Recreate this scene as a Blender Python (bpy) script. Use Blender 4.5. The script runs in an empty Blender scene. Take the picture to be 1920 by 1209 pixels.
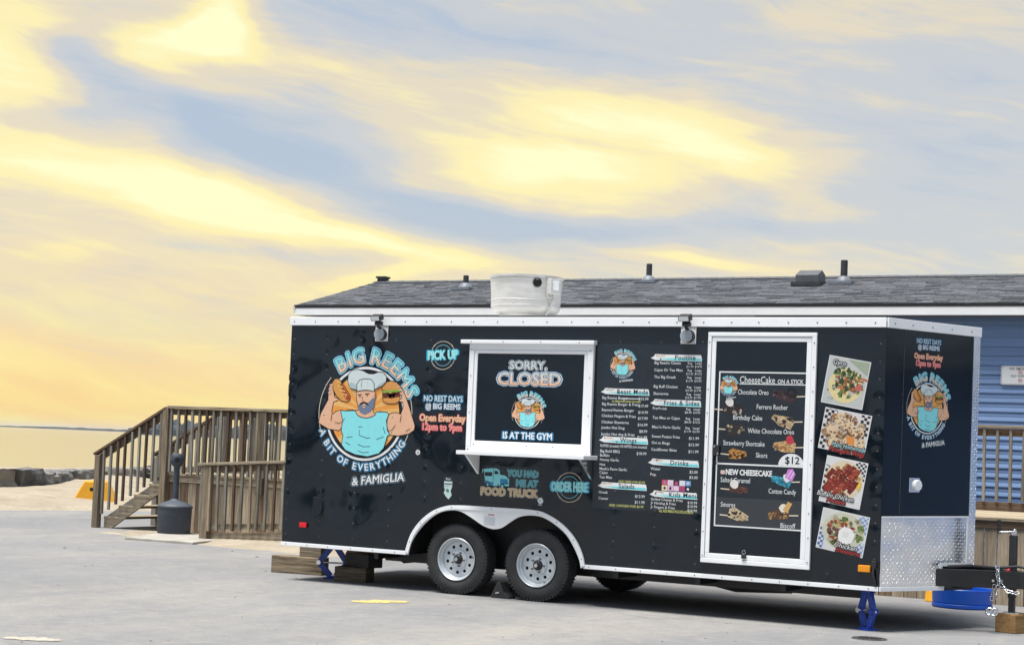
import bpy, bmesh, math, random
from mathutils import Vector, Matrix, noise
random.seed(11)
R = math.radians
scene = bpy.context.scene
COL = scene.collection

# ------------------------------------------------------------------ camera
def make_camera():
    cam = bpy.data.cameras.new('camera'); o = bpy.data.objects.new('camera', cam); COL.objects.link(o)
    cam.sensor_width = 36.0; cam.sensor_fit = 'HORIZONTAL'
    cam.lens = 3204 * 36 / 1920.0
    cam.shift_y = 90.7 / 1920.0
    cam.clip_start = 0.1; cam.clip_end = 30000
    yaw, pitch, roll = R(28.27), 0.0443, 0.0413
    r0 = Vector((math.cos(yaw), math.sin(yaw), 0)); d0 = Vector((-math.sin(yaw), math.cos(yaw), 0)); up = Vector((0, 0, 1))
    f = d0 * math.cos(pitch) + up * math.sin(pitch); u0 = up * math.cos(pitch) - d0 * math.sin(pitch)
    r = r0 * math.cos(roll) + u0 * math.sin(roll); u = u0 * math.cos(roll) - r0 * math.sin(roll)
    m = Matrix(((r.x, u.x, -f.x, 10.23), (r.y, u.y, -f.y, -14.249), (r.z, u.z, -f.z, 1.436), (0, 0, 0, 1)))
    o.matrix_world = m
    scene.camera = o
make_camera()

# ------------------------------------------------------------------ light and exposure
EXPOSURE = 2.15
scene.view_settings.view_transform = 'Standard'
scene.view_settings.look = 'None'
scene.view_settings.gamma = 1.0
scene.view_settings.exposure = EXPOSURE
scene.view_settings.use_curve_mapping = False
scene.cycles.max_bounces = 8
scene.cycles.sample_clamp_indirect = 6

SUN_EL, SUN_AZ = R(73), R(206)          # azimuth measured from +Y towards +X
def make_sun():
    l = bpy.data.lights.new('sun', 'SUN'); l.energy = 1.5; l.angle = R(26); l.color = (1.0, 0.96, 0.9)
    o = bpy.data.objects.new('sun', l); COL.objects.link(o)
    d = Vector((math.sin(SUN_AZ) * math.cos(SUN_EL), math.cos(SUN_AZ) * math.cos(SUN_EL), math.sin(SUN_EL)))
    o.rotation_euler = d.to_track_quat('Z', 'Y').to_euler()
    o.location = (0, -10, 30)
make_sun()

def s2l(c):
    c = c / 255.0
    return c / 12.92 if c <= 0.04045 else ((c + 0.055) / 1.055) ** 2.4
def rgb(r, g, b, k=1.0): return (s2l(r) * k, s2l(g) * k, s2l(b) * k, 1.0)

# cloud features of the evening sky: azimuth, elevation, half axes (degrees), tilt, weight (light or dark)
CLOUDS = [(-38.75,13.25,1.10,0.85,2,1.55),(-40.60,12.29,1.76,0.70,-28,0.50),(-45.49,11.99,1.94,2.11,2,0.60),(-43.29,8.39,4.05,0.67,-4,0.80),
 (-38.11,7.73,3.17,0.84,-12,0.90),(-33.10,6.66,4.05,0.35,-11,0.70),(-24.30,10.85,4.93,0.88,-10,0.95),(-27.48,9.52,3.70,0.88,-2,0.90),
 (-34.24,11.90,4.58,0.53,-10,0.45),(-21.81,6.48,3.34,0.25,-7,0.60),(-33.04,5.31,2.29,0.23,10,0.60),(-43.65,5.53,2.11,0.44,7,0.35),
 (-19.43,13.95,2.99,1.06,-8,0.25),(-20.32,9.28,3.52,0.53,-26,0.30),(-42.55,11.95,0.88,1.58,-18,-0.60),(-39.80,10.22,2.64,0.74,-20,-0.75),
 (-35.55,9.56,2.99,0.79,-4,-0.70),(-30.47,7.80,3.34,0.67,-8,-0.65),(-26.85,7.42,4.58,0.39,-2,-0.50),(-33.08,13.87,4.58,1.23,-4,-0.55),
 (-24.74,12.84,4.93,0.70,-12,-0.35),(-14.12,10.20,3.87,2.46,-8,-0.40),(-36.62,6.01,4.58,0.25,-2,-0.30),(-44.86,9.54,1.94,0.79,-3,-0.35),
 (-26.07,10.27,2.82,0.25,-10,-0.35),(-21.50,7.50,4.40,0.35,-3,-0.30),(-39.99,3.67,4.93,0.70,2,-0.25)]

def make_world():
    w = bpy.data.worlds.new('World'); scene.world = w; w.use_nodes = True
    nt = w.node_tree; N = nt.nodes; L = nt.links; N.clear()
    out = N.new('ShaderNodeOutputWorld'); bg = N.new('ShaderNodeBackground'); bg.inputs['Strength'].default_value = 0.1
    L.new(bg.outputs[0], out.inputs[0])
    def M(op, a, b=None, c=None, clamp=False):
        n = N.new('ShaderNodeMath'); n.operation = op; n.use_clamp = clamp
        for i, v in enumerate((a, b, c)):
            if v is None: continue
            if isinstance(v, (int, float)): n.inputs[i].default_value = v
            else: L.new(v, n.inputs[i])
        return n.outputs[0]
    def ramp(fac, stops):
        n = N.new('ShaderNodeValToRGB'); L.new(fac, n.inputs[0]); e = n.color_ramp.elements
        n.color_ramp.interpolation = 'EASE'
        while len(e) < len(stops): e.new(0.5)
        for el, (p, c) in zip(e, stops): el.position = p; el.color = c
        return n.outputs[0]
    def mix(f, a, b):
        n = N.new('ShaderNodeMix'); n.data_type = 'RGBA'
        if isinstance(f, (int, float)): n.inputs[0].default_value = f
        else: L.new(f, n.inputs[0])
        for i, v in ((6, a), (7, b)):
            if isinstance(v, tuple): n.inputs[i].default_value = v
            else: L.new(v, n.inputs[i])
        return n.outputs[2]
    tc = N.new('ShaderNodeTexCoord'); sep = N.new('ShaderNodeSeparateXYZ'); L.new(tc.outputs['Generated'], sep.inputs[0])
    az = M('MULTIPLY', M('ARCTAN2', sep.outputs[0], sep.outputs[1]), 180 / math.pi)
    el = M('MULTIPLY', M('ARCSINE', sep.outputs[2]), 180 / math.pi)
    def vec(x, y, z=0.0):
        n = N.new('ShaderNodeCombineXYZ')
        for i, v in enumerate((x, y, z)):
            if isinstance(v, (int, float)): n.inputs[i].default_value = v
            else: L.new(v, n.inputs[i])
        return n.outputs[0]
    def nz(v, scale, detail=4, rough=0.55, dist=0.0):
        n = N.new('ShaderNodeTexNoise'); n.inputs['Scale'].default_value = scale; n.inputs['Detail'].default_value = detail
        n.inputs['Roughness'].default_value = rough; n.inputs['Distortion'].default_value = dist; L.new(v, n.inputs['Vector'])
        return n.outputs['Fac'], n.outputs['Color']
    # use the direction itself for noise (no seam), squeezed so that the clouds lie in long layers near the horizon
    dirn = N.new('ShaderNodeVectorMath'); dirn.operation = 'MULTIPLY'; L.new(tc.outputs['Generated'], dirn.inputs[0]); dirn.inputs[1].default_value = (1, 1, 3.2)
    _, wc = nz(dirn.outputs[0], 6.0, 4, 0.5)
    ws = N.new('ShaderNodeSeparateXYZ'); L.new(wc, ws.inputs[0])
    azw = M('ADD', az, M('MULTIPLY', M('SUBTRACT', ws.outputs[0], 0.5), 5.0))
    elw = M('ADD', el, M('MULTIPLY', M('SUBTRACT', ws.outputs[1], 0.5), 2.1))
    tot = None
    for (a, e, sa, se, tilt, wgt) in CLOUDS:
        t = R(tilt); c, s = math.cos(t), math.sin(t)
        da = M('SUBTRACT', azw, a); de = M('SUBTRACT', elw, e)
        u = M('MULTIPLY_ADD', da, c / sa, M('MULTIPLY', de, s / sa))
        v = M('MULTIPLY_ADD', de, c / se, M('MULTIPLY', da, -s / se))
        r2 = M('MULTIPLY_ADD', u, u, M('MULTIPLY', v, v))
        g = M('POWER', 2.718, M('MULTIPLY', r2, -0.7))
        tot = M('MULTIPLY', g, wgt) if tot is None else M('MULTIPLY_ADD', g, wgt, tot)
    n1, _ = nz(dirn.outputs[0], 5.0, 6, 0.55, 0.6)
    n2, _ = nz(dirn.outputs[0], 13.0, 5, 0.55, 0.8)
    t = M('MULTIPLY_ADD', tot, 0.47, 0.40)
    t = M('ADD', t, M('MULTIPLY', M('SUBTRACT', n1, 0.5), 0.40))
    # wind-drawn streaks: noise stretched along bands that sink slowly to the north
    tg = N.new('ShaderNodeVectorMath'); tg.operation = 'DOT_PRODUCT'; L.new(tc.outputs['Generated'], tg.inputs[0]); tg.inputs[1].default_value = (0.875, 0.485, 0.0)
    zz = M('MULTIPLY_ADD', tg.outputs['Value'], 0.17, sep.outputs[2])
    zz = M('ADD', zz, M('MULTIPLY', M('SUBTRACT', ws.outputs[2], 0.5), 0.05))
    sv = vec(M('MULTIPLY', sep.outputs[0], 2.2), M('MULTIPLY', sep.outputs[1], 2.2), M('MULTIPLY', zz, 22.0))
    n3, _ = nz(sv, 1.6, 8, 0.62, 0.5)
    n4, _ = nz(sv, 5.5, 6, 0.6, 0.3)
    t = M('ADD', t, M('MULTIPLY', M('SUBTRACT', n2, 0.5), 0.22))
    t = M('ADD', t, M('MULTIPLY', M('SUBTRACT', n3, 0.5), 0.50))
    t = M('ADD', t, M('MULTIPLY', M('SUBTRACT', n4, 0.5), 0.32))
    # the west (where the sun went down) glows warm, the sky opposite is cool
    sunv = N.new('ShaderNodeVectorMath'); sunv.operation = 'DOT_PRODUCT'; L.new(tc.outputs['Generated'], sunv.inputs[0])
    a0 = R(-46); sunv.inputs[1].default_value = (math.sin(a0), math.cos(a0), 0.0)
    west = M('MULTIPLY_ADD', sunv.outputs['Value'], 0.5, 0.5, clamp=True)
    t = M('ADD', t, M('MULTIPLY', M('SUBTRACT', west, 0.93), 0.75), clamp=True)
    K = 10.0 / 2 ** EXPOSURE
    cl = ramp(t, [(0.04, rgb(174, 187, 203, K)), (0.30, rgb(199, 200, 200, K)), (0.49, rgb(229, 214, 182, K)), (0.69, rgb(254, 238, 166, K)), (0.90, rgb(255, 252, 194, K))])
    # low band over the water: orange yellow towards the sunset
    low = M('POWER', 2.718, M('MULTIPLY', M('POWER', M('DIVIDE', M('MAXIMUM', el, 0.0), 5.0), 2.0), -1.0))
    glow = M('MULTIPLY', low, M('POWER', west, 26.0))
    t2 = M('MULTIPLY_ADD', M('SUBTRACT', n3, 0.5), 1.5, M('MULTIPLY_ADD', n1, 0.5, 0.30), clamp=True)
    warm = ramp(t2, [(0.15, rgb(222, 202, 166, K)), (0.42, rgb(253, 214, 134, K)), (0.8, rgb(255, 235, 140, K))])
    skyc = mix(M('MULTIPLY', glow, 1.0), cl, warm)
    nish = N.new('ShaderNodeTexSky'); nish.sky_type = 'NISHITA'; nish.sun_disc = False
    nish.sun_elevation = SUN_EL; nish.sun_rotation = SUN_AZ; nish.dust_density = 1.5
    fin = mix(0.94, nish.outputs[0], skyc)
    L.new(fin, bg.inputs[0])
make_world()

# ------------------------------------------------------------------ materials
MATS = {}
def base_mat(name):
    m = bpy.data.materials.new(name); m.use_nodes = True
    nt = m.node_tree; b = nt.nodes['Principled BSDF']
    return m, nt, b
def mat(name, col, rough=0.6, metal=0.0, var=0.0, vscale=6.0, stretch=(1, 1, 1), bump=0.0, bscale=40.0, bdist=0.01, spec=0.5,
        coat=0.0, rnd=0.0, col2=None, rvar=0.0, bdetail=4, bstretch=None, vdetail=5):
    """procedural material: colour varied by stretched noise, per-object variation, optional bump"""
    if name in MATS: return MATS[name]
    m, nt, b = base_mat(name); N = nt.nodes; L = nt.links
    col = tuple(col[:3]) + (1.0,)
    b.inputs['Roughness'].default_value = rough; b.inputs['Metallic'].default_value = metal
    b.inputs['Specular IOR Level'].default_value = spec; b.inputs['Coat Weight'].default_value = coat
    b.inputs['Coat Roughness'].default_value = 0.05
    b.inputs['Base Color'].default_value = col
    tc = N.new('ShaderNodeTexCoord'); oi = N.new('ShaderNodeObjectInfo')
    off = N.new('ShaderNodeVectorMath'); off.operation = 'MULTIPLY_ADD'
    cmb = N.new('ShaderNodeCombineXYZ')
    for i in range(3): L.new(oi.outputs['Random'], cmb.inputs[i])
    L.new(cmb.outputs[0], off.inputs[0]); off.inputs[1].default_value = (17.0, 31.0, 23.0); L.new(tc.outputs['Object'], off.inputs[2])
    def stretched(st):
        v = N.new('ShaderNodeVectorMath'); v.operation = 'MULTIPLY'; L.new(off.outputs[0], v.inputs[0]); v.inputs[1].default_value = st
        return v.outputs[0]
    if var or rvar:
        nz = N.new('ShaderNodeTexNoise'); nz.inputs['Scale'].default_value = vscale; nz.inputs['Detail'].default_value = vdetail
        nz.inputs['Roughness'].default_value = 0.65
        L.new(stretched(stretch), nz.inputs['Vector'])
    if var:
        c2 = tuple(col2[:3]) + (1.0,) if col2 else tuple(max(0, c * (1 - var)) for c in col[:3]) + (1.0,)
        c1 = col if col2 else tuple(c * (1 + var * 0.6) for c in col[:3]) + (1.0,)
        rp = N.new('ShaderNodeValToRGB'); rp.color_ramp.elements[0].position = 0.32; rp.color_ramp.elements[1].position = 0.68
        rp.color_ramp.elements[0].color = c2; rp.color_ramp.elements[1].color = c1
        L.new(nz.outputs['Fac'], rp.inputs[0])
        src = rp.outputs[0]
        if rnd:
            hv = N.new('ShaderNodeHueSaturation'); L.new(src, hv.inputs['Color'])
            mr = N.new('ShaderNodeMapRange'); L.new(oi.outputs['Random'], mr.inputs[0]); mr.inputs[3].default_value = 1 - rnd; mr.inputs[4].default_value = 1 + rnd
            L.new(mr.outputs[0], hv.inputs['Value']); src = hv.outputs[0]
        L.new(src, b.inputs['Base Color'])
    if rvar:
        mr = N.new('ShaderNodeMapRange'); L.new(nz.outputs['Fac'], mr.inputs[0]); mr.inputs[1].default_value = 0.3; mr.inputs[2].default_value = 0.7
        mr.inputs[3].default_value = max(0.02, rough - rvar); mr.inputs[4].default_value = rough + rvar
        L.new(mr.outputs[0], b.inputs['Roughness'])
    if bump:
        nb = N.new('ShaderNodeTexNoise'); nb.inputs['Scale'].default_value = bscale; nb.inputs['Detail'].default_value = bdetail
        L.new(stretched(bstretch or stretch), nb.inputs['Vector'])
        bp = N.new('ShaderNodeBump'); bp.inputs['Strength'].default_value = bump; bp.inputs['Distance'].default_value = bdist
        L.new(nb.outputs['Fac'], bp.inputs['Height']); L.new(bp.outputs[0], b.inputs['Normal'])
    MATS[name] = m
    return m
INK = 0.72
def ink(r, g, b):
    n = 'ink_%d_%d_%d' % (r, g, b)
    return mat(n, rgb(r, g, b, INK), rough=0.38, var=0.06, vscale=30)

def fink(r, g, b):     # print of food: mottled
    return mat('food_%d_%d_%d' % (r, g, b), rgb(r, g, b, INK), rough=0.4, var=1, col2=rgb(r * .55, g * .5, b * .5, INK), vscale=55, vdetail=3)
def wood(axis, tone):
    st = {'x': (1.2, 16, 16), 'y': (16, 1.2, 16), 'z': (16, 16, 1.2)}[axis]
    k = 0.82 if tone in ('post', 'grey', 'rail', 'red', 'brown', 'skirt') else 1.0
    c1, c2 = {'post': ((0.28, 0.225, 0.155), (0.13, 0.10, 0.07)), 'skirt': ((0.46, 0.38, 0.28), (0.25, 0.20, 0.14)),
              'grey': ((0.34, 0.32, 0.275), (0.16, 0.145, 0.115)), 'rail': ((0.42, 0.355, 0.26), (0.20, 0.16, 0.115)),
              'red': ((0.19, 0.135, 0.095), (0.085, 0.055, 0.038)), 'tread': ((0.46, 0.39, 0.28), (0.27, 0.21, 0.14)),
              'beam': ((0.25, 0.195, 0.13), (0.065, 0.05, 0.036)), 'fresh': ((0.52, 0.32, 0.14), (0.34, 0.19, 0.075)),
              'brown': ((0.26, 0.18, 0.12), (0.12, 0.082, 0.055))}[tone]
    c1 = tuple(v * k for v in c1); c2 = tuple(v * k * 0.85 for v in c2)
    return mat('wood_%s_%s' % (tone, axis), c1, rough=0.85, var=1, col2=c2, vscale=2.2, stretch=st, bump=0.5, bscale=3.0, bdist=0.01, rnd=0.30, spec=0.2)

M_white = mat('white_painted_aluminium', (0.80, 0.81, 0.82), rough=0.38, var=0.05, vscale=3, bump=0.08, bscale=6, bdist=0.01)
M_black = mat('black_gloss_panel', (0.0026, 0.0064, 0.0118), rough=0.05, spec=0.50, var=1, col2=(0.0060, 0.0100, 0.0150), vscale=2.0, stretch=(1, 1, 0.4), vdetail=8, bump=0.30, bscale=1.1, bdist=0.12, bdetail=1.2, bstretch=(1, 1, 1), rvar=0.03)
def rivet_dents(m):
    # the thin skin is pulled in round every rivet: shallow dents on the rivet grid, as relief
    nt = m.node_tree; N = nt.nodes; L = nt.links; b = N['Principled BSDF']; old = b.inputs['Normal'].links[0].from_node
    tc = N.new('ShaderNodeTexCoord'); sp = N.new('ShaderNodeSeparateXYZ'); L.new(tc.outputs['Object'], sp.inputs[0])
    def M(op, a, c, d=0.0):
        n = N.new('ShaderNodeMath'); n.operation = op
        for i, v in enumerate((a, c, d)):
            if isinstance(v, (int, float)): n.inputs[i].default_value = v
            else: L.new(v, n.inputs[i])
        return n.outputs[0]
    def cell(src, o, p): return M('MULTIPLY', M('SUBTRACT', M('FRACT', M('ADD', M('DIVIDE', M('SUBTRACT', src, o), p), 0.5), 0.0), 0.5), p)
    dx = cell(sp.outputs[0], 0.04, 0.405); dz = cell(sp.outputs[2], 0.46, 0.152)
    r = M('SQRT', M('ADD', M('MULTIPLY', dx, dx), M('MULTIPLY', dz, dz)), 0.0)
    mr = N.new('ShaderNodeMapRange'); mr.interpolation_type = 'SMOOTHSTEP'; L.new(r, mr.inputs[0]); mr.inputs[1].default_value = 0.0; mr.inputs[2].default_value = 0.07
    bp = N.new('ShaderNodeBump'); bp.inputs['Strength'].default_value = 0.22; bp.inputs['Distance'].default_value = 0.003
    L.new(mr.outputs[0], bp.inputs['Height']); L.new(old.outputs[0], bp.inputs['Normal']); L.new(bp.outputs[0], b.inputs['Normal'])
rivet_dents(M_black)
M_black_flat = mat('black_gloss_door_skin', (0.0052, 0.0100, 0.0168), rough=0.09, spec=0.42, var=0.2, vscale=2, bump=0.05, bscale=1.2, bdist=0.08, bdetail=1)
M_vinyl = mat('menu_vinyl', (0.011, 0.0165, 0.024), rough=0.22, spec=0.6, var=0.25, vscale=3, bump=0.06, bscale=2.0, bdist=0.06)
M_rubber = mat('tyre_rubber', (0.022, 0.023, 0.025), rough=0.72, var=0.35, vscale=12, bump=0.25, bscale=120, bdist=0.003)
M_frame = mat('black_chassis_steel', (0.012, 0.012, 0.013), rough=0.45, var=0.3, vscale=6)
M_rim = mat('silver_wheel_paint', (0.56, 0.60, 0.63), rough=0.36, metal=0.35, var=0.08, vscale=8)
M_chrome = mat('bright_steel', (0.70, 0.71, 0.72), rough=0.22, metal=1.0, var=0.15, vscale=14)
M_plate = mat('diamond_tread_aluminium', (0.88, 0.88, 0.88), rough=0.18, metal=1.0, var=0.1, vscale=5, bump=0.14, bscale=2.6, bdist=0.06, bdetail=1)
M_dark = mat('dark_hole', (0.006, 0.006, 0.006), rough=0.8)
M_screw = mat('dull_screw_heads', (0.13, 0.13, 0.135), rough=0.4, metal=0.6)
M_rivet = mat('black_rivets', (0.03, 0.033, 0.04), rough=0.25)
M_fan = mat('spun_aluminium_fan', (0.55, 0.54, 0.515), rough=0.48, metal=0.12, var=0.22, vscale=3, stretch=(1, 1, 4), bump=0.05, bscale=5, bdist=0.02)
M_plastic = mat('black_plastic', (0.016, 0.016, 0.018), rough=0.5)
M_grey = mat('grey_plastic', (0.33, 0.37, 0.40), rough=0.45, var=0.05)
M_blue_jack = mat('blue_jack_paint', (0.012, 0.055, 0.36), rough=0.38, var=0.25, vscale=18)
M_tub = mat('blue_drum_plastic', (0.006, 0.085, 0.50), rough=0.38, var=0.15, vscale=5)
M_amber = mat('amber_lens', (0.75, 0.27, 0.01), rough=0.25)
M_red = mat('red_lens', (0.62, 0.012, 0.02), rough=0.25)
M_shingle = None
M_ash = mat('slate_blue_plastic', (0.036, 0.046, 0.064), rough=0.62, var=0.28, vscale=7, bump=0.15, bscale=40, bdist=0.004)
M_yellow = mat('yellow_plastic', (0.74, 0.36, 0.015), rough=0.5, var=0.12, vscale=3)

# ------------------------------------------------------------------ mesh helpers
class MB:
    """collects geometry; build() links it as ONE mesh object"""
    def __init__(s): s.v = []; s.f = []; s.m = []
    def add(s, vs, fs, mi=0):
        o = len(s.v); s.v += [tuple(v) for v in vs]
        for f in fs: s.f.append(tuple(i + o for i in f)); s.m.append(mi)
        return s
    def box(s, x0, x1, y0, y1, z0, z1, mi=0, M=None):
        vs = [Vector(p) for p in ((x0, y0, z0), (x1, y0, z0), (x1, y1, z0), (x0, y1, z0), (x0, y0, z1), (x1, y0, z1), (x1, y1, z1), (x0, y1, z1))]
        if M: vs = [M @ v for v in vs]
        return s.add(vs, [(0, 3, 2, 1), (4, 5, 6, 7), (0, 1, 5, 4), (1, 2, 6, 5), (2, 3, 7, 6), (3, 0, 4, 7)], mi)
    def bar(s, p0, p1, w, h, mi=0, up=(0, 0, 1)):
        """box bar from p0 to p1, w across, h along up"""
        p0, p1 = Vector(p0), Vector(p1); d = (p1 - p0); L = d.length; d.normalize()
        sd = d.cross(Vector(up))
        if sd.length < 1e-4: sd = d.cross(Vector((1, 0, 0)))
        sd.normalize(); u = sd.cross(d)
        M = Matrix(((d.x, sd.x, u.x, p0.x), (d.y, sd.y, u.y, p0.y), (d.z, sd.z, u.z, p0.z), (0, 0, 0, 1)))
        return s.box(0, L, -w / 2, w / 2, -h / 2, h / 2, mi, M)
    def cyl(s, p0, p1, r0, r1=None, n=16, mi=0, caps=True):
        r1 = r0 if r1 is None else r1
        p0, p1 = Vector(p0), Vector(p1); d = (p1 - p0).normalized()
        a = d.orthogonal().normalized(); b = d.cross(a)
        vs = []
        for p, r in ((p0, r0), (p1, r1)):
            for i in range(n):
                t = 2 * math.pi * i / n; vs.append(p + a * (r * math.cos(t)) + b * (r * math.sin(t)))
        fs = [(i, (i + 1) % n, n + (i + 1) % n, n + i) for i in range(n)]
        if caps: fs += [tuple(range(n - 1, -1, -1)), tuple(range(n, 2 * n))]
        return s.add(vs, fs, mi)
    def lathe(s, prof, M=None, n=32, mi=0, close=False):
        """prof: list of (r, h) revolved round local z"""
        vs = []
        for r, h in prof:
            for i in range(n):
                t = 2 * math.pi * i / n; p = Vector((r * math.cos(t), r * math.sin(t), h))
                vs.append(M @ p if M else p)
        fs = []; k = len(prof)
        for j in range(k - 1):
            for i in range(n):
                fs.append((j * n + i, j * n + (i + 1) % n, (j + 1) * n + (i + 1) % n, (j + 1) * n + i))
        return s.add(vs, fs, mi)
    def tube(s, pts, r, n=8, mi=0):
        pts = [Vector(p) for p in pts]; rings = []; up = None
        for i, p in enumerate(pts):
            d = (pts[min(i + 1, len(pts) - 1)] - pts[max(i - 1, 0)]).normalized()
            a = d.orthogonal().normalized() if up is None else (up - d * up.dot(d)).normalized()
            up = a; b = d.cross(a)
            rings.append([p + a * (r * math.cos(2 * math.pi * k / n)) + b * (r * math.sin(2 * math.pi * k / n)) for k in range(n)])
        vs = [v for q in rings for v in q]
        fs = [(j * n + i, j * n + (i + 1) % n, (j + 1) * n + (i + 1) % n, (j + 1) * n + i) for j in range(len(pts) - 1) for i in range(n)]
        fs += [tuple(range(n - 1, -1, -1)), tuple(range((len(pts) - 1) * n, len(pts) * n))]
        return s.add(vs, fs, mi)
    def torus(s, M, R0, r, n=12, k=6, sx=1.0, mi=0):
        vs = []
        for i in range(n):
            t = 2 * math.pi * i / n
            for j in range(k):
                q = 2 * math.pi * j / k; rr = R0 + r * math.cos(q)
                x = rr * math.cos(t); x += math.copysign((sx - 1) * R0, x) if abs(x) > 1e-6 else 0
                vs.append(M @ Vector((x, rr * math.sin(t), r * math.sin(q))))
        fs = [(i * k + j, ((i + 1) % n) * k + j, ((i + 1) % n) * k + (j + 1) % k, i * k + (j + 1) % k) for i in range(n) for j in range(k)]
        return s.add(vs, fs, mi)
    def prism(s, poly, M, depth, mi=0):
        """2-D polygon (counter-clockwise) in the frame M, extruded by depth along local z"""
        n = len(poly)
        vs = [M @ Vector((x, y, 0)) for x, y in poly] + [M @ Vector((x, y, depth)) for x, y in poly]
        fs = [tuple(range(n - 1, -1, -1)), tuple(range(n, 2 * n))] + [(i, (i + 1) % n, n + (i + 1) % n, n + i) for i in range(n)]
        return s.add(vs, fs, mi)
    def mesh(s, name, mats):
        me = bpy.data.meshes.new(name); me.from_pydata(s.v, [], s.f)
        for m in (mats if isinstance(mats, (list, tuple)) else [mats]): me.materials.append(m)
        if any(s.m): me.polygons.foreach_set('material_index', s.m)
        me.update()
        return me
    def build(s, name, mats, parent=None, smooth=None, bevel=0.0, recalc=True, label=None):
        me = s.mesh(name, mats)
        if recalc:
            bm = bmesh.new(); bm.from_mesh(me); bmesh.ops.recalc_face_normals(bm, faces=bm.faces[:]); bm.to_mesh(me); bm.free()
        if smooth is not None: shade(me, smooth)
        o = link(name, me, parent)
        if bevel: bev(o, bevel)
        if label: o['label'] = label
        return o
def shade(me, angle):
    me.polygons.foreach_set('use_smooth', [True] * len(me.polygons))
    try: me.set_sharp_from_angle(angle=R(angle))
    except Exception: pass
def bev(o, w, seg=2):
    b = o.modifiers.new('bevel', 'BEVEL'); b.width = w; b.segments = seg; b.limit_method = 'ANGLE'; b.angle_limit = R(40)
def world_of(o):
    m = o.matrix_local.copy() if False else Matrix.LocRotScale(o.location, o.rotation_euler, o.scale)
    return (world_of(o.parent) @ o.matrix_parent_inverse @ m) if o.parent else m
def link(name, me, parent=None, M=None):
    o = bpy.data.objects.new(name, me); COL.objects.link(o)
    if M is not None:
        l, q, sc = M.decompose(); o.location = l; o.rotation_euler = q.to_euler(); o.scale = sc
    if parent:
        o.parent = parent; o.matrix_parent_inverse = world_of(parent).inverted()
    return o
def tag(o, label, cat, group=None):
    o['label'] = label; o['category'] = cat
    if group: o['group'] = group
    return o
def thing(name, label, cat, loc=(0, 0, 0), group=None):
    o = bpy.data.objects.new(name, None); COL.objects.link(o); o.location = loc; o.empty_display_size = 0.3
    return tag(o, label, cat, group)
def struct(o): o['kind'] = 'structure'; return o
def stuff(o): o['kind'] = 'stuff'; return o

# ------------------------------------------------------------------ flat print (decals, lettering)
_TC = {}
def text2d(body, size=1.0, offset=0.0, shear=0.0, space=1.0):
    key = (body, round(offset, 4), shear, space)
    if key not in _TC:
        cu = bpy.data.curves.new('t', 'FONT'); cu.body = body; cu.size = 1.0; cu.offset = offset; cu.shear = shear
        cu.space_character = space; cu.resolution_u = 2; cu.align_x = 'CENTER'; cu.align_y = 'CENTER'; cu.fill_mode = 'FRONT'
        o = bpy.data.objects.new('t', cu); COL.objects.link(o); bpy.context.view_layer.update()
        me = bpy.data.meshes.new_from_object(o.evaluated_get(bpy.context.evaluated_depsgraph_get()))
        _TC[key] = ([(v.co.x, v.co.y) for v in me.vertices], [tuple(p.vertices) for p in me.polygons])
        bpy.data.objects.remove(o); bpy.data.curves.remove(cu); bpy.data.meshes.remove(me)
    vs, fs = _TC[key]
    return [(x * size, y * size) for x, y in vs], fs
LAYER = 0.00025
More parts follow.
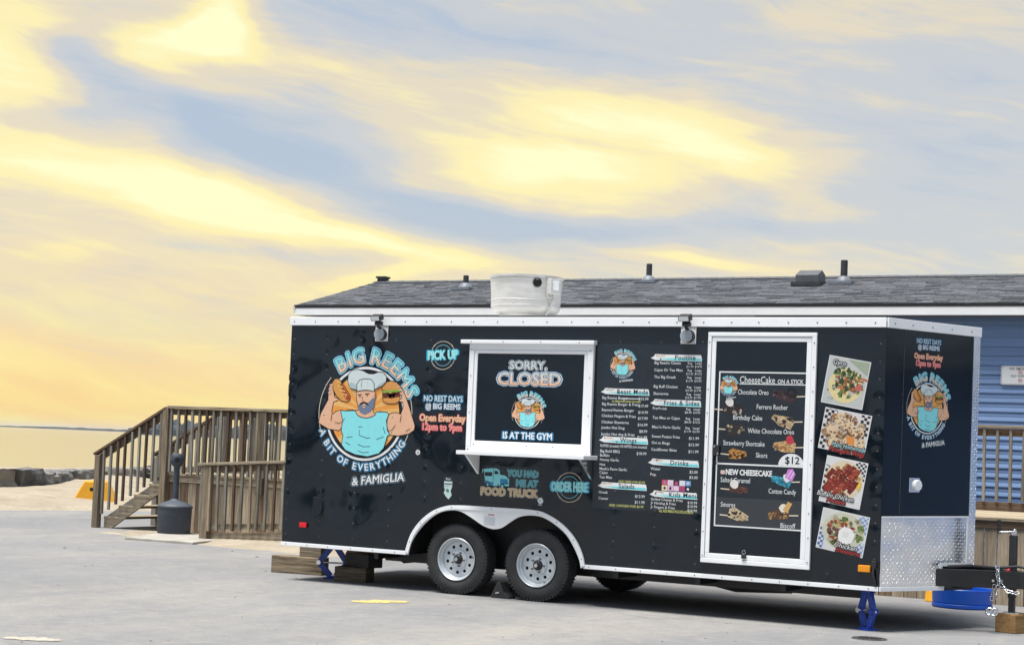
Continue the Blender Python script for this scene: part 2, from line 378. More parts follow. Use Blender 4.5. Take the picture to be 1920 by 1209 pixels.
class Dec:
    """flat print built from shapes in local (x right, y up); z is the layer of ink"""
    def __init__(s): s.mb = MB(); s.mats = []; s.z = LAYER
    def mi(s, m):
        if m not in s.mats: s.mats.append(m)
        return s.mats.index(m)
    def up(s, n=1): s.z += LAYER * n; return s
    def poly(s, pts, m): s.mb.add([(x, y, s.z) for x, y in pts], [tuple(range(len(pts)))], s.mi(m)); return s
    def rect(s, x0, y0, x1, y1, m): return s.poly([(x0, y0), (x1, y0), (x1, y1), (x0, y1)], m)
    def disc(s, x, y, r, m, n=40, ry=None): return s.poly([(x + r * math.cos(2 * math.pi * i / n), y + (ry or r) * math.sin(2 * math.pi * i / n)) for i in range(n)], m)
    def ring(s, x, y, r0, r1, m, n=56, a0=0.0, a1=360.0):
        vs = []; k = max(2, int(n * (a1 - a0) / 360))
        for i in range(k + 1):
            t = R(a0 + (a1 - a0) * i / k)
            vs += [(x + r0 * math.cos(t), y + r0 * math.sin(t), s.z), (x + r1 * math.cos(t), y + r1 * math.sin(t), s.z)]
        s.mb.add(vs, [(2 * i, 2 * i + 1, 2 * i + 3, 2 * i + 2) for i in range(k)], s.mi(m)); return s
    def line(s, pts, w, m):
        vs = []
        for i, (x, y) in enumerate(pts):
            a = pts[max(i - 1, 0)]; b = pts[min(i + 1, len(pts) - 1)]
            dx, dy = b[0] - a[0], b[1] - a[1]; l = math.hypot(dx, dy) or 1; nx, ny = -dy / l * w / 2, dx / l * w / 2
            vs += [(x + nx, y + ny, s.z), (x - nx, y - ny, s.z)]
        s.mb.add(vs, [(2 * i, 2 * i + 1, 2 * i + 3, 2 * i + 2) for i in range(len(pts) - 1)], s.mi(m)); return s
    def frame(s, x0, y0, x1, y1, w, m):
        s.rect(x0, y0, x1, y0 + w, m); s.rect(x0, y1 - w, x1, y1, m); s.rect(x0, y0 + w, x0 + w, y1 - w, m); s.rect(x1 - w, y0 + w, x1, y1 - w, m); return s
    def text(s, body, x, y, size, m, align='c', bold=0.0, rot=0.0, shear=0.0, sx=1.0, space=1.0, width=None):
        spread = 0.0
        if bold > 0.03 or size >= 0.07: spread = bold * size; bold = 0.0      # wide outlines: the letter stamped round a small circle
        vs, fs = text2d(body, size, bold, shear, space)
        if not vs: return s
        x0 = min(v[0] for v in vs); x1 = max(v[0] for v in vs)
        if width: sx = width / (x1 - x0)
        ox = {'c': -(x0 + x1) / 2, 'l': -x0, 'r': -x1}[align]
        c, sn = math.cos(R(rot)), math.sin(R(rot))
        out = []
        for a, b in vs:
            a = (a + ox) * sx
            out.append((x + a * c - b * sn, y + a * sn + b * c, s.z))
        if spread:
            for k in range(14):
                a = 2 * math.pi * k / 14; dx, dy, dz = spread * math.cos(a), spread * math.sin(a), LAYER * 0.06 * (k - 14)
                s.mb.add([(p + dx, q + dy, z + dz) for p, q, z in out], fs, s.mi(m))
        s.mb.add(out, fs, s.mi(m)); return s
    def text_layers(s, body, x, y, size, layers, **k):
        for m, b in layers: s.text(body, x, y, size, m, bold=b, **k); s.up()
        return s
    def arc(s, body, x, y, r, size, m, a0, a1, bold=0.0, inside=False, sx=1.0):
        """letters centred at equal steps from angle a0 to a1 (degrees, clockwise from the top); inside: read along the bottom"""
        wd = {'I': 0.55, ' ': 0.6, 'M': 1.3, 'G': 1.1, 'O': 1.1, 'T': 0.95, 'F': .9, 'E': .92}
        cum = []; tot = 0
        for ch in body:
            w = wd.get(ch, 1.0); cum.append(tot + w / 2); tot += w
        lo, hi = cum[0], cum[-1]
        for ch, q in zip(body, cum):
            if ch == ' ': continue
            t = a0 + (a1 - a0) * (q - lo) / (hi - lo); th = R(90 - t)
            px, py = x + r * math.cos(th), y + r * math.sin(th)
            rot = -t if not inside else 180 - t
            s.text(ch, px, py, size, m, bold=bold, rot=rot, sx=sx)
        return s
    def blob(s, x, y, r, m, n=9, jit=0.35, ry=None):
        pts = []
        for i in range(n):
            t = 2 * math.pi * i / n; q = 1 + random.uniform(-jit, jit)
            pts.append((x + r * q * math.cos(t), y + (ry or r) * q * math.sin(t)))
        return s.poly(pts, m)
    def mesh(s, name): return s.mb.mesh(name, s.mats)
    def build(s, name, parent, M, label=None):
        o = link(name, s.mesh(name), parent, M)
        if label: o['label'] = label
        return o
# ================================================================== SETTING: ground, sand, water, far shore
M_asphalt = mat('weathered_dusty_asphalt', (0.245, 0.244, 0.245), rough=0.9, var=1, col2=(0.185, 0.188, 0.196), vscale=0.45, vdetail=9, bump=0.35, bscale=55, bdist=0.006, spec=0.2)
def asphalt_extra():
    # sandy streaks, faint tyre wear and coarse aggregate speckle on top of the base tone
    nt = M_asphalt.node_tree; N = nt.nodes; L = nt.links; b = N['Principled BSDF']
    src = b.inputs['Base Color'].links[0].from_socket
    tc = N.new('ShaderNodeTexCoord')
    def nz(scale, st, det=5):
        v = N.new('ShaderNodeVectorMath'); v.operation = 'MULTIPLY'; L.new(tc.outputs['Object'], v.inputs[0]); v.inputs[1].default_value = st
        n = N.new('ShaderNodeTexNoise'); n.inputs['Scale'].default_value = scale; n.inputs['Detail'].default_value = det; n.inputs['Roughness'].default_value = 0.7
        L.new(v.outputs[0], n.inputs['Vector']); return n.outputs['Fac']
    def mixn(f, lo, hi, colr, amt, src):
        mr = N.new('ShaderNodeMapRange'); L.new(f, mr.inputs[0]); mr.inputs[1].default_value = lo; mr.inputs[2].default_value = hi; mr.inputs[4].default_value = amt
        mx = N.new('ShaderNodeMix'); mx.data_type = 'RGBA'; L.new(mr.outputs[0], mx.inputs[0]); L.new(src, mx.inputs[6]); mx.inputs[7].default_value = colr
        return mx.outputs[2]
    src = mixn(nz(0.35, (1, 0.35, 1)), 0.5, 0.72, (0.35, 0.325, 0.285, 1), 0.65, src)
    src = mixn(nz(1.3, (0.5, 1, 1)), 0.56, 0.75, (0.16, 0.162, 0.17, 1), 0.6, src)
    src = mixn(nz(7, (1, 1, 1), 6), 0.48, 0.68, (0.165, 0.168, 0.178, 1), 0.45, src)
    src = mixn(nz(5, (1, 1, 1), 7), 0.52, 0.70, (0.33, 0.315, 0.285, 1), 0.5, src)
    src = mixn(nz(60, (1, 1, 1), 3), 0.54, 0.70, (0.09, 0.09, 0.09, 1), 0.7, src)
    src = mixn(nz(85, (1, 1, 1), 2), 0.60, 0.75, (0.55, 0.53, 0.49, 1), 0.5, src)
    # hairline cracks
    vo = N.new('ShaderNodeTexVoronoi'); vo.feature = 'DISTANCE_TO_EDGE'; vo.inputs['Scale'].default_value = 0.32
    wv = N.new('ShaderNodeTexNoise'); wv.inputs['Scale'].default_value = 1.5; wv.inputs['Detail'].default_value = 6; L.new(tc.outputs['Object'], wv.inputs['Vector'])
    ad = N.new('ShaderNodeVectorMath'); ad.operation = 'MULTIPLY_ADD'; L.new(wv.outputs['Color'], ad.inputs[0]); ad.inputs[1].default_value = (1.4, 1.4, 0); L.new(tc.outputs['Object'], ad.inputs[2])
    L.new(ad.outputs[0], vo.inputs['Vector'])
    mr = N.new('ShaderNodeMapRange'); L.new(vo.outputs['Distance'], mr.inputs[0]); mr.inputs[1].default_value = 0.0; mr.inputs[2].default_value = 0.012; mr.inputs[3].default_value = 0.4; mr.inputs[4].default_value = 0.0
    mx = N.new('ShaderNodeMix'); mx.data_type = 'RGBA'; L.new(mr.outputs[0], mx.inputs[0]); L.new(src, mx.inputs[6]); mx.inputs[7].default_value = (0.14, 0.135, 0.13, 1)
    L.new(src, b.inputs['Base Color'])
asphalt_extra()
M_sand = mat('pale_beach_sand', (0.385, 0.335, 0.262), rough=0.95, var=1, col2=(0.28, 0.238, 0.18), vscale=1.6, vdetail=8, bump=0.9, bscale=9, bdist=0.05, spec=0.1)
M_water = mat('lake_water', (0.16, 0.17, 0.15), rough=0.10, spec=1.0, bump=0.12, bscale=0.9, bdist=0.2, stretch=(1, 1, 1))

def smooth(a, b, x):
    t = max(0.0, min(1.0, (x - a) / (b - a))); return t * t * (3 - 2 * t)

g = MB()
for (x0, x1, y0, y1) in ((-11.6, 400, -400, 14.0), (-8.0, 400, 14.0, 40.0)):
    g.add([(x0, y0, 0), (x1, y0, 0), (x1, y1, 0), (x0, y1, 0)], [(0, 1, 2, 3)])
struct(g.build('ground', M_asphalt))

def rock_x(y):     # the line of stones along the shore
    return -15.3 - 0.36 * (y - 12) if y > 6 else -13.14 - 1.1 * (6 - y)
def edge_x(y):     # edge of the asphalt
    return -10.75 + 0.16 * (y - 7) + 0.35 * math.sin(y * 0.7)
def sand_h(x, y):
    e = edge_x(y); r = rock_x(y)
    if y > 13.0: e += (y - 13.0) * 2.5
    d = (e - x) / max(0.5, e - r)
    h = -0.06 + 0.10 * smooth(-0.05, 0.12, d) + 0.19 * smooth(0.1, 0.95, d) - 1.6 * smooth(1.12, 2.2, d)
    n = noise.noise(Vector((x * 0.35, y * 0.35, 1))) * 0.09 + noise.noise(Vector((x * 1.1, y * 1.1, 4))) * 0.03 + noise.noise(Vector((x * 3.2, y * 3.2, 9))) * 0.010
    h += n * smooth(0.0, 0.3, d)
    h += 0.17 * math.exp(-((x + 16.2) ** 2 + (y - 15.6) ** 2) / 3.0)         # small dune before the stones
    return h
s = MB(); nx, ny = 84, 150; X0, X1, Y0, Y1 = -27.0, -5.0, -6.0, 34.0
for j in range(ny + 1):
    for i in range(nx + 1):
        x = X0 + (X1 - X0) * i / nx; y = Y0 + (Y1 - Y0) * j / ny
        s.v.append((x, y, sand_h(x, y)))
for j in range(ny):
    for i in range(nx):
        a = j * (nx + 1) + i; s.f.append((a, a + 1, a + nx + 2, a + nx + 1)); s.m.append(0)
struct(s.build('beach_sand', M_sand, smooth=60))

# drifted sand between the ramp and the lot
FR = [(-6.2, 4.3), (-4.84, 3.45), (-3.8, 3.42), (-2.03, 3.12), (-1.27, 3.5), (-0.6, 3.4), (0.3, 3.9), (1.2, 4.4)]
def front_y(x):
    for (xa, ya), (xb, yb) in zip(FR, FR[1:]):
        if xa <= x <= xb: return ya + (yb - ya) * (x - xa) / (xb - xa)
    return 9
s = MB(); nx, ny = 70, 34; X0, X1, Y0, Y1 = -6.2, 1.2, 2.8, 5.3
for j in range(ny + 1):
    for i in range(nx + 1):
        x = X0 + (X1 - X0) * i / nx; y = Y0 + (Y1 - Y0) * j / ny
        d = y - front_y(x) + 0.16 * noise.noise(Vector((x * 1.7, y * 1.7, 2)))
        h = -0.03 + 0.035 * smooth(-0.05, 0.1, d) + 0.085 * smooth(0.1, 1.2, d) * smooth(-5.4, -3.2, x) + 0.012 * noise.noise(Vector((x * 3, y * 3, 7)))
        s.v.append((x, y, h))
for j in range(ny):
    for i in range(nx):
        a = j * (nx + 1) + i; s.f.append((a, a + 1, a + nx + 2, a + nx + 1)); s.m.append(0)
struct(s.build('drifted_sand', M_sand, smooth=60))

w = MB(); w.add([(-7000, -3000, -1.0), (7000, -3000, -1.0), (7000, 7500, -1.0), (-7000, 7500, -1.0)], [(0, 1, 2, 3)])
struct(w.build('water', M_water))

M_concrete = mat('pale_concrete', (0.37, 0.35, 0.31), rough=0.9, var=0.3, vscale=4, bump=0.3, bscale=60, bdist=0.004)
p = MB(); p.prism([(-4.95, 3.36), (-3.86, 3.42), (-4.25, 5.05), (-5.55, 5.0)], Matrix.Translation((0, 0, -0.05)), 0.085)
struct(p.build('concrete_slab', M_concrete, bevel=0.01))

# worn paint and patches on the asphalt (thin sheets)
M_ypaint = mat('worn_yellow_paint', (0.78, 0.50, 0.10), rough=0.8, var=1, col2=(0.52, 0.40, 0.20), vscale=9)
M_ypale = mat('faded_yellow_paint', (0.40, 0.36, 0.27), rough=0.85, var=1, col2=(0.31, 0.30, 0.275), vscale=7)
M_patch = mat('sandy_patch', (0.40, 0.37, 0.31), rough=0.95, var=0.2, vscale=9)
def streak(name, p0, p1, w, m, z):
    p0, p1 = Vector(p0), Vector(p1); d = p1 - p0; n = Vector((-d.y, d.x)).normalized(); a, b = [], []
    K = 16
    for i in range(K + 1):
        t = i / K; ww = w * math.sin(math.pi * (0.06 + 0.88 * t)) ** 0.6
        c = p0 + d * t
        a.append(c + n * ww * random.uniform(0.3, 0.62)); b.append(c - n * ww * random.uniform(0.3, 0.62))
    pts = a + b[::-1]
    mb = MB(); mb.add([(q.x, q.y, z) for q in pts], [tuple(range(len(pts)))])
    return struct(mb.build(name, m))
streak('painted_marking', (1.80, -1.40), (2.12, -0.98), 0.26, M_ypaint, 0.004)
streak('sandy_patch', (1.72, -5.55), (2.1, -5.40), 0.20, M_patch, 0.004)

# far shore: a thin line of land, and a wooded headland
M_far = mat('far_wooded_land', (0.055, 0.070, 0.085), rough=1.0, var=0.4, vscale=0.03, spec=0.0)
def far_point(az, dist): return Vector((10.23 + dist * math.sin(R(az)), -14.249 + dist * math.cos(R(az)), 0))
s = MB(); K = 60; sec = []
for i in range(K + 1):
    az = -45.6 + (-39.6 + 45.6) * i / K; p0 = far_point(az, 4200); p1 = far_point(az, 4500)
    t = i / K; h = 0.5 + 5.0 * (0.25 + 0.75 * smooth(0.05, 0.5, t)) * (0.75 + 0.45 * noise.noise(Vector((i * 0.35, 0, 0)))) * smooth(-0.02, 0.06, t)
    sec.append([(p0.x, p0.y, -1.2), (p0.x, p0.y, h), (p1.x, p1.y, h), (p1.x, p1.y, -1.2)])
vs = [v for q in sec for v in q]
s.add(vs, [(4 * i + a, 4 * i + a + 1, 4 * i + a + 5, 4 * i + a + 4) for i in range(K) for a in range(3)])
struct(s.build('far_shore', M_far))
bmh = bmesh.new()
for i in range(420):
    t = random.random() ** 0.9; az = -40.7 + 26 * t; prof = smooth(0.0, 0.06, t)
    dist = 1450 + random.uniform(0, 110) + 120 * math.sin(t * 9); q = far_point(az, dist)
    hh = (4.5 + 7.5 * prof) * random.uniform(0.7, 1.15)
    rr = random.uniform(3.0, 5.5)
    M = Matrix.Translation((q.x, q.y, hh * 0.45 - 1.0)) @ Matrix.Diagonal((rr * 1.4, rr * 1.4, hh * 0.6, 1))
    r = bmesh.ops.create_icosphere(bmh, subdivisions=2, radius=1.0, matrix=M)
    for v in r['verts']:
        d = v.co - Vector((q.x, q.y, hh * 0.45 - 1)); v.co += d * 0.35 * noise.noise(v.co * 0.4)
me = bpy.data.meshes.new('wooded_headland'); bmh.to_mesh(me); bmh.free(); me.materials.append(M_far)
stuff(link('wooded_headland', me))

# ================================================================== shoreline stones
M_stone = mat('grey_limestone', (0.22, 0.21, 0.195), rough=0.9, var=1, col2=(0.04, 0.04, 0.045), vscale=1.6, bump=1.0, bscale=3.5, bdist=0.08, rnd=0.45, bdetail=8)
M_stone2 = mat('tan_limestone', (0.25, 0.225, 0.185), rough=0.9, var=1, col2=(0.15, 0.12, 0.095), vscale=2.0, bump=1.0, bscale=4, bdist=0.08, rnd=0.3, bdetail=8)
wall = thing('stone_breakwater', 'low line of big grey boulders along the beach before the water', 'breakwater', (rock_x(12), 12, 0.1))
def jit_(a): return random.uniform(-a, a)
def make_stone(c, sx, sy, sz, rz):
    bm = bmesh.new(); bmesh.ops.create_cube(bm, size=1.0); bmesh.ops.subdivide_edges(bm, edges=bm.edges[:], cuts=4, use_grid_fill=True)
    seed = random.uniform(0, 100)
    for v in bm.verts:
        n = v.co.normalized() * 0.62
        v.co = v.co.lerp(n, 0.20)
        q = v.co * 1.7 + Vector((seed, seed, seed))
        v.co += v.co.normalized() * (0.24 * noise.noise(q) + 0.10 * noise.noise(q * 3.1))
        v.co.z += 0.10 * noise.noise(Vector((q.x, q.y, 3)))
    M = Matrix.Translation(c) @ Matrix.Rotation(rz, 4, 'Z') @ Matrix.Diagonal((sx, sy, sz, 1))
    bmesh.ops.transform(bm, matrix=M, verts=bm.verts[:])
    me = bpy.data.meshes.new('boulder'); bm.to_mesh(me); bm.free(); me.materials.append(random.choice((M_stone, M_stone, M_stone, M_stone2))); shade(me, 15)
    return link('boulder', me, wall)
y = 7.5
while y < 27:
    ln = random.uniform(0.7, 1.35); x = rock_x(y + ln / 2)
    hh = random.uniform(0.44, 0.54)
    zz = 0.12 + jit_(0.03)
    make_stone(Vector((x - 0.25 + random.uniform(-.1, .1), y + ln / 2, zz + hh * 0.26)), ln * 1.12, random.uniform(0.8, 1.0), hh, R(108 + random.uniform(-12, 12)))
    if random.random() < 0.5:
        make_stone(Vector((x + 0.35, y + random.uniform(0, ln), sand_h(x + .35, y) + 0.05)), random.uniform(.25, .5), random.uniform(.25, .4), random.uniform(.2, .34), random.uniform(0, 3))
    y += ln * 0.97

# ================================================================== blue building behind
BX0, BX1 = -5.35, 36.0
bld = thing('blue_building', 'long single-storey building with blue lap siding and grey shingle roof', 'building', (15, 9.9, 0))
M_siding = mat('blue_vinyl_siding', (0.17, 0.27, 0.48), rough=0.45, var=0.10, vscale=4, stretch=(0.15, 1, 1), rnd=0.05, bump=0.05, bscale=3, bdist=0.01)
wl = MB(); wl.box(BX0 + 0.02, BX1, 8.03, 12.4, 0.0, 3.42)
wl.build('wall', M_siding, bld)
EXP = 0.120
zrow = 0.10; k = 0
prof = [(0.0, 0.0), (-0.022, 0.0), (-0.022, 0.012), (-0.010, 0.055), (-0.012, 0.075), (-0.003, EXP + 0.004), (0.0, EXP + 0.004)]
while zrow < 3.34:
    vs = [(BX0, 8.03 + a, zrow + b) for a, b in prof] + [(BX1, 8.03 + a, zrow + b) for a, b in prof]; n = len(prof)
    mb = MB(); mb.add(vs, [(i, (i + 1) % n, n + (i + 1) % n, n + i) for i in range(n)] + [tuple(range(n)), tuple(range(2 * n - 1, n - 1, -1))])
    mb.build('siding_board', M_siding, bld)
    zrow += EXP
cn = MB(); cn.box(BX0 - 0.03, BX0 + 0.07, 7.995, 8.2, 0.05, 3.37); cn.build('corner_trim', M_white, bld, bevel=0.004)
EY, EZ, RY, RZ = 7.70, 3.50, 10.02, 4.11
BXE = -5.49
fa = MB(); fa.box(BXE, BX1 + 0.2, EY, EY + 0.03, EZ - 0.142, EZ - 0.018); fa.build('fascia', M_white, bld, bevel=0.003)
sf = MB(); sf.box(BXE + 0.01, BX1 + 0.19, EY + 0.032, 8.03, EZ - 0.14, EZ - 0.12)
sf.build('soffit', mat('grey_soffit', (0.16, 0.165, 0.175), rough=0.6, var=0.1), bld)
# gable end on the left
gb = MB(); gb.prism([(8.03, 3.40), (12.4 - 0.3, 3.40), (RY, RZ - 0.10)], Matrix(((0, 0, 1, BX0 + 0.03), (1, 0, 0, 0), (0, 1, 0, 0), (0, 0, 0, 1))), 0.05)
gb.build('gable', M_siding, bld)
M_drip = mat('black_drip_edge', (0.012, 0.012, 0.013), rough=0.5)
dr = MB(); dr.box(BXE - 0.01, BX1 + 0.2, EY - 0.008, EY + 0.04, EZ - 0.016, EZ + 0.018); dr.build('drip_edge', M_drip, bld)
# roof deck and shingles
th = math.atan2(RZ - EZ, RY - EY); ct, st_ = math.cos(th), math.sin(th)
def roof_pt(x, d, h=0.0): return Vector((x, EY + d * ct - h * st_, EZ + d * st_ + h * ct))
SL = math.hypot(RZ - EZ, RY - EY)
rd = MB()
a = [roof_pt(BXE, -0.005, 0.0), roof_pt(BX1 + .2, -0.005, 0.0), roof_pt(BX1 + .2, SL, 0.0), roof_pt(BXE, SL, 0.0)]
rd.add(a + [v - Vector((0, 0, 0.03)) for v in a], [(0, 1, 2, 3), (7, 6, 5, 4), (0, 4, 5, 1), (1, 5, 6, 2), (2, 6, 7, 3), (3, 7, 4, 0)])
bk = [(BXE, RY, RZ), (BX1 + .2, RY, RZ), (BX1 + .2, 2 * RY - EY, EZ), (BXE, 2 * RY - EY, EZ)]
rd.add(bk + [(x, y_, z - 0.03) for x, y_, z in bk], [(0, 1, 2, 3), (7, 6, 5, 4), (1, 5, 6, 2), (2, 6, 7, 3), (3, 7, 4, 0)])
M_roofdeck = mat('roof_underlay', (0.05, 0.052, 0.058), rough=0.9)
rd.build('roof', M_roofdeck, bld)
rk = MB()
for d0_, d1_ in ((0, SL),):
    p_, q_ = roof_pt(BXE - 0.005, -0.02, -0.055), roof_pt(BXE - 0.005, SL, -0.055); rk.bar(p_, q_, 0.03, 0.11, up=(0, -st_, ct))
rk.build('rake_board', M_white, bld)
M_shingle = mat('asphalt_shingle', (0.115, 0.121, 0.134), rough=0.95, var=0.45, vscale=40, bump=0.5, bscale=160, bdist=0.003, spec=0.1)
def shingle_tint():
    nt = M_shingle.node_tree; N = nt.nodes; L = nt.links; b = N['Principled BSDF']; src = b.inputs['Base Color'].links[0].from_socket
    at = N.new('ShaderNodeAttribute'); at.attribute_name = 'tint'
    mx = N.new('ShaderNodeMix'); mx.data_type = 'RGBA'; mx.blend_type = 'MULTIPLY'; mx.inputs[0].default_value = 1.0
    L.new(src, mx.inputs[6]); L.new(at.outputs['Color'], mx.inputs[7]); L.new(mx.outputs[2], b.inputs['Base Color'])
shingle_tint()
sh = MB(); tint = []
ROW = 0.098; nrow = int(SL / ROW)
for r_ in range(nrow + 1):
    d0_ = r_ * ROW - 0.008; d1_ = min(SL, d0_ + ROW + 0.02); x = BXE - 0.02 - random.uniform(0, 0.3)
    while x < 17.5:
        wdt = random.uniform(0.14, 0.30); x1 = x + wdt - 0.006; xa = max(x, BXE - 0.02)
        if x1 > xa + 0.02:
            lift = random.choice((0.008, 0.010, 0.015)); e = random.uniform(-0.006, 0.01)
            vs = [roof_pt(xa, d0_ + e, 0.002), roof_pt(x1, d0_ + e, 0.002), roof_pt(x1, d1_, 0.003), roof_pt(xa, d1_, 0.003),
                  roof_pt(xa, d0_ + e, lift), roof_pt(x1, d0_ + e, lift), roof_pt(x1, d1_, 0.006), roof_pt(xa, d1_, 0.006)]
            sh.add(vs, [(4, 5, 6, 7), (0, 1, 5, 4), (1, 2, 6, 5), (3, 0, 4, 7)])
            t = random.uniform(0.72, 1.22); tint += [t] * 4
        x += wdt
me = sh.mesh('shingles', M_shingle)
at = me.attributes.new('tint', 'FLOAT_COLOR', 'FACE')
at.data.foreach_set('color', [c for t in tint for c in (t, t, t, 1.0)])
stuff(link('shingles', me, bld))
rc = MB(); x = BXE - 0.02
while x < 17.5:
    x1 = x + 0.30; rc.add([(x, RY - 0.13, RZ - 0.012), (x1 - .012, RY - 0.13, RZ - 0.014), (x1 - .012, RY, RZ + 0.030), (x, RY, RZ + 0.026), (x, RY + 0.13, RZ - 0.012), (x1 - .012, RY + 0.13, RZ - 0.014)], [(0, 1, 2, 3), (3, 2, 5, 4)]); x = x1 - 0.02
me = rc.mesh('ridge_shingles', M_shingle); at = me.attributes.new('tint', 'FLOAT_COLOR', 'FACE')
at.data.foreach_set('color', [c for _ in me.polygons for c in (1.0, 1.0, 1.0, 1.0)]); stuff(link('ridge_shingles', me, bld))
# roof vents
M_vent = mat('dark_vent_pipe', (0.03, 0.032, 0.036), rough=0.55, var=0.3)
M_flash = mat('grey_flashing', (0.16, 0.18, 0.21), rough=0.5, var=0.2)
def roof_z(y_): return EZ + (y_ - EY) * (RZ - EZ) / (RY - EY)
for (vx, vy, top, r_) in ((-3.30, 9.24, 4.12, 0.045), (-0.37, 9.78, 4.325, 0.045), (2.80, 9.50, 4.30, 0.05)):
    z = roof_z(vy); q = MB(); q.cyl((vx, vy, z - 0.05), (vx, vy, top), r_, n=14); q.cyl((vx, vy, top), (vx, vy, top + .004), r_ * .75, n=14, mi=1)
    pipe = q.build('vent_pipe', [M_vent, M_dark], bld, smooth=40)
    q = MB(); M = Matrix.Translation((vx, vy, z)); q.lathe([(0.13, -0.05), (0.12, 0.03), (0.075, 0.085), (r_ + 0.004, 0.10)], M, 18); q.box(vx - .17, vx + .17, vy - .19, vy + .16, z - .03, z + .012, M=None)
    q.build('flashing_boot', M_flash, pipe, smooth=40)
q = MB(); q.box(-5.44, -5.30, RY - .06, RY + .08, RZ - .05, RZ + .085); q.box(-5.46, -5.28, RY - .08, RY + .10, RZ + .07, RZ + .10); q.build('vent_stub', M_vent, bld)
bx, by = 2.335, 9.40; z = roof_z(by)
q = MB(); q.prism([(-0.15, -0.10), (0.17, 0.0), (0.17, 0.14), (0.02, 0.20), (-0.17, 0.115)], Matrix(((0, 0, 1, bx - 0.17), (1, 0, 0, by), (0, 1, 0, z + 0.01), (0, 0, 0, 1))), 0.34)
bv = q.build('box_vent', mat('slate_vent_metal', (0.10, 0.105, 0.115), rough=0.5, var=0.2), bld, bevel=0.006)
q = MB(); q.box(bx - .22, bx + .22, by - .22, by + .2, z - .035, z + .02); q.build('vent_flange', M_vent, bv)
# no smoking sign
sg = thing('no_smoking_sign', 'white rectangular no smoking sign screwed to the blue siding', 'sign', (5.60, 8.0, 2.48))
FS = Matrix(((1, 0, 0, 5.63), (0, 0, -1, 7.990), (0, 1, 0, 2.612), (0, 0, 0, 1)))
q = MB(); W_, H_, rr = 0.245, 0.122, 0.022; pts = []
for cx_, cy_, a0 in ((W_ - rr, H_ - rr, 0), (-W_ + rr, H_ - rr, 90), (-W_ + rr, -H_ + rr, 180), (W_ - rr, -H_ + rr, 270)):
    pts += [(cx_ + rr * math.cos(R(a0 + t)), cy_ + rr * math.sin(R(a0 + t))) for t in (0, 30, 60, 90)]
q.prism(pts, FS @ Matrix.Translation((0, 0, -0.012)), 0.012); q.build('sign_plate', M_white, sg)
d = Dec(); d.frame(-W_ + .008, -H_ + .008, W_ - .008, H_ - .008, .004, ink(60, 60, 66)); BK = ink(15, 15, 20); RD = ink(205, 20, 40)
d.text('NO SMOKING', 0, .082, .044, BK, bold=.015); d.text('NO VAPING', 0, -.012, .044, BK, bold=.015)
for yy in (.038, -.066):
    d.ring(0, yy, .021, .027, RD, n=24); d.line([(-.017, yy + .017), (.017, yy - .017)], .006, RD); d.up(); d.rect(-.014, yy - .003, .012, yy + .002, BK); d.z -= LAYER
for a_ in (-W_ + .025, W_ - .025): d.disc(a_, H_ - .025, .006, BK, 10)
d.build('lettering', sg, FS)

# ================================================================== decks, stairs, ramp (weathered timber)
def jit(a): return random.uniform(-a, a)
def rail_run(par, p0, p1, z0, z1, spacing, y_off=0.0, low=0.10, cap=True, tone='grey', bal_h=0.0, hang=0.0):
    """railing between two plan points; z0, z1 are the top heights at both ends; balusters reach low above the floor line"""
    p0, p1 = Vector(p0), Vector(p1); d = p1 - p0; L_ = d.length; ax = 'x' if abs(d.x) > abs(d.y) else 'y'
    a = Vector((p0.x, p0.y, z0)); b = Vector((p1.x, p1.y, z1))
    if cap:
        q = MB(); q.bar(a + Vector((0, 0, -.018)), b + Vector((0, 0, -.018)), 0.14, 0.036); q.build('rail_cap', wood(ax, 'rail'), par, bevel=.005)
    q = MB(); q.bar(a + Vector((0, 0, -.085)), b + Vector((0, 0, -.085)), 0.038, 0.089); q.build('top_rail', wood(ax, 'brown'), par, bevel=.004)
    n = max(1, int(L_ / spacing)); nrm = Vector((d.y, -d.x, 0)).normalized()
    for i in range(n):
        t = (i + 0.5) / n; c = p0.to_3d() + d.to_3d() * t; zt = z0 + (z1 - z0) * t - 0.045 + jit(.008)
        zb = zt - bal_h
        q = MB(); o_ = nrm * 0.035 * (1 if y_off >= 0 else -1); tw = jit(.006)
        q.bar((c.x + o_.x + jit(.012), c.y + o_.y, zb + jit(.01)), (c.x + o_.x + tw, c.y + o_.y, zt), 0.036, 0.036, up=(d.x, d.y, 0))
        q.build('baluster', wood('z', random.choice((tone, tone, tone, 'red', 'rail'))), par, bevel=.003)
def post(par, x, y_, z0, z1, w_=0.092, tone='post', name='post'):
    q = MB(); q.bar((x + jit(.004), y_, z0), (x, y_, z1), w_, w_, up=(1, 0, 0)); return q.build(name, wood('z', tone), par, bevel=.006)

DY0, DY1, DX0, DZ = 5.20, 6.40, -5.83, 0.86
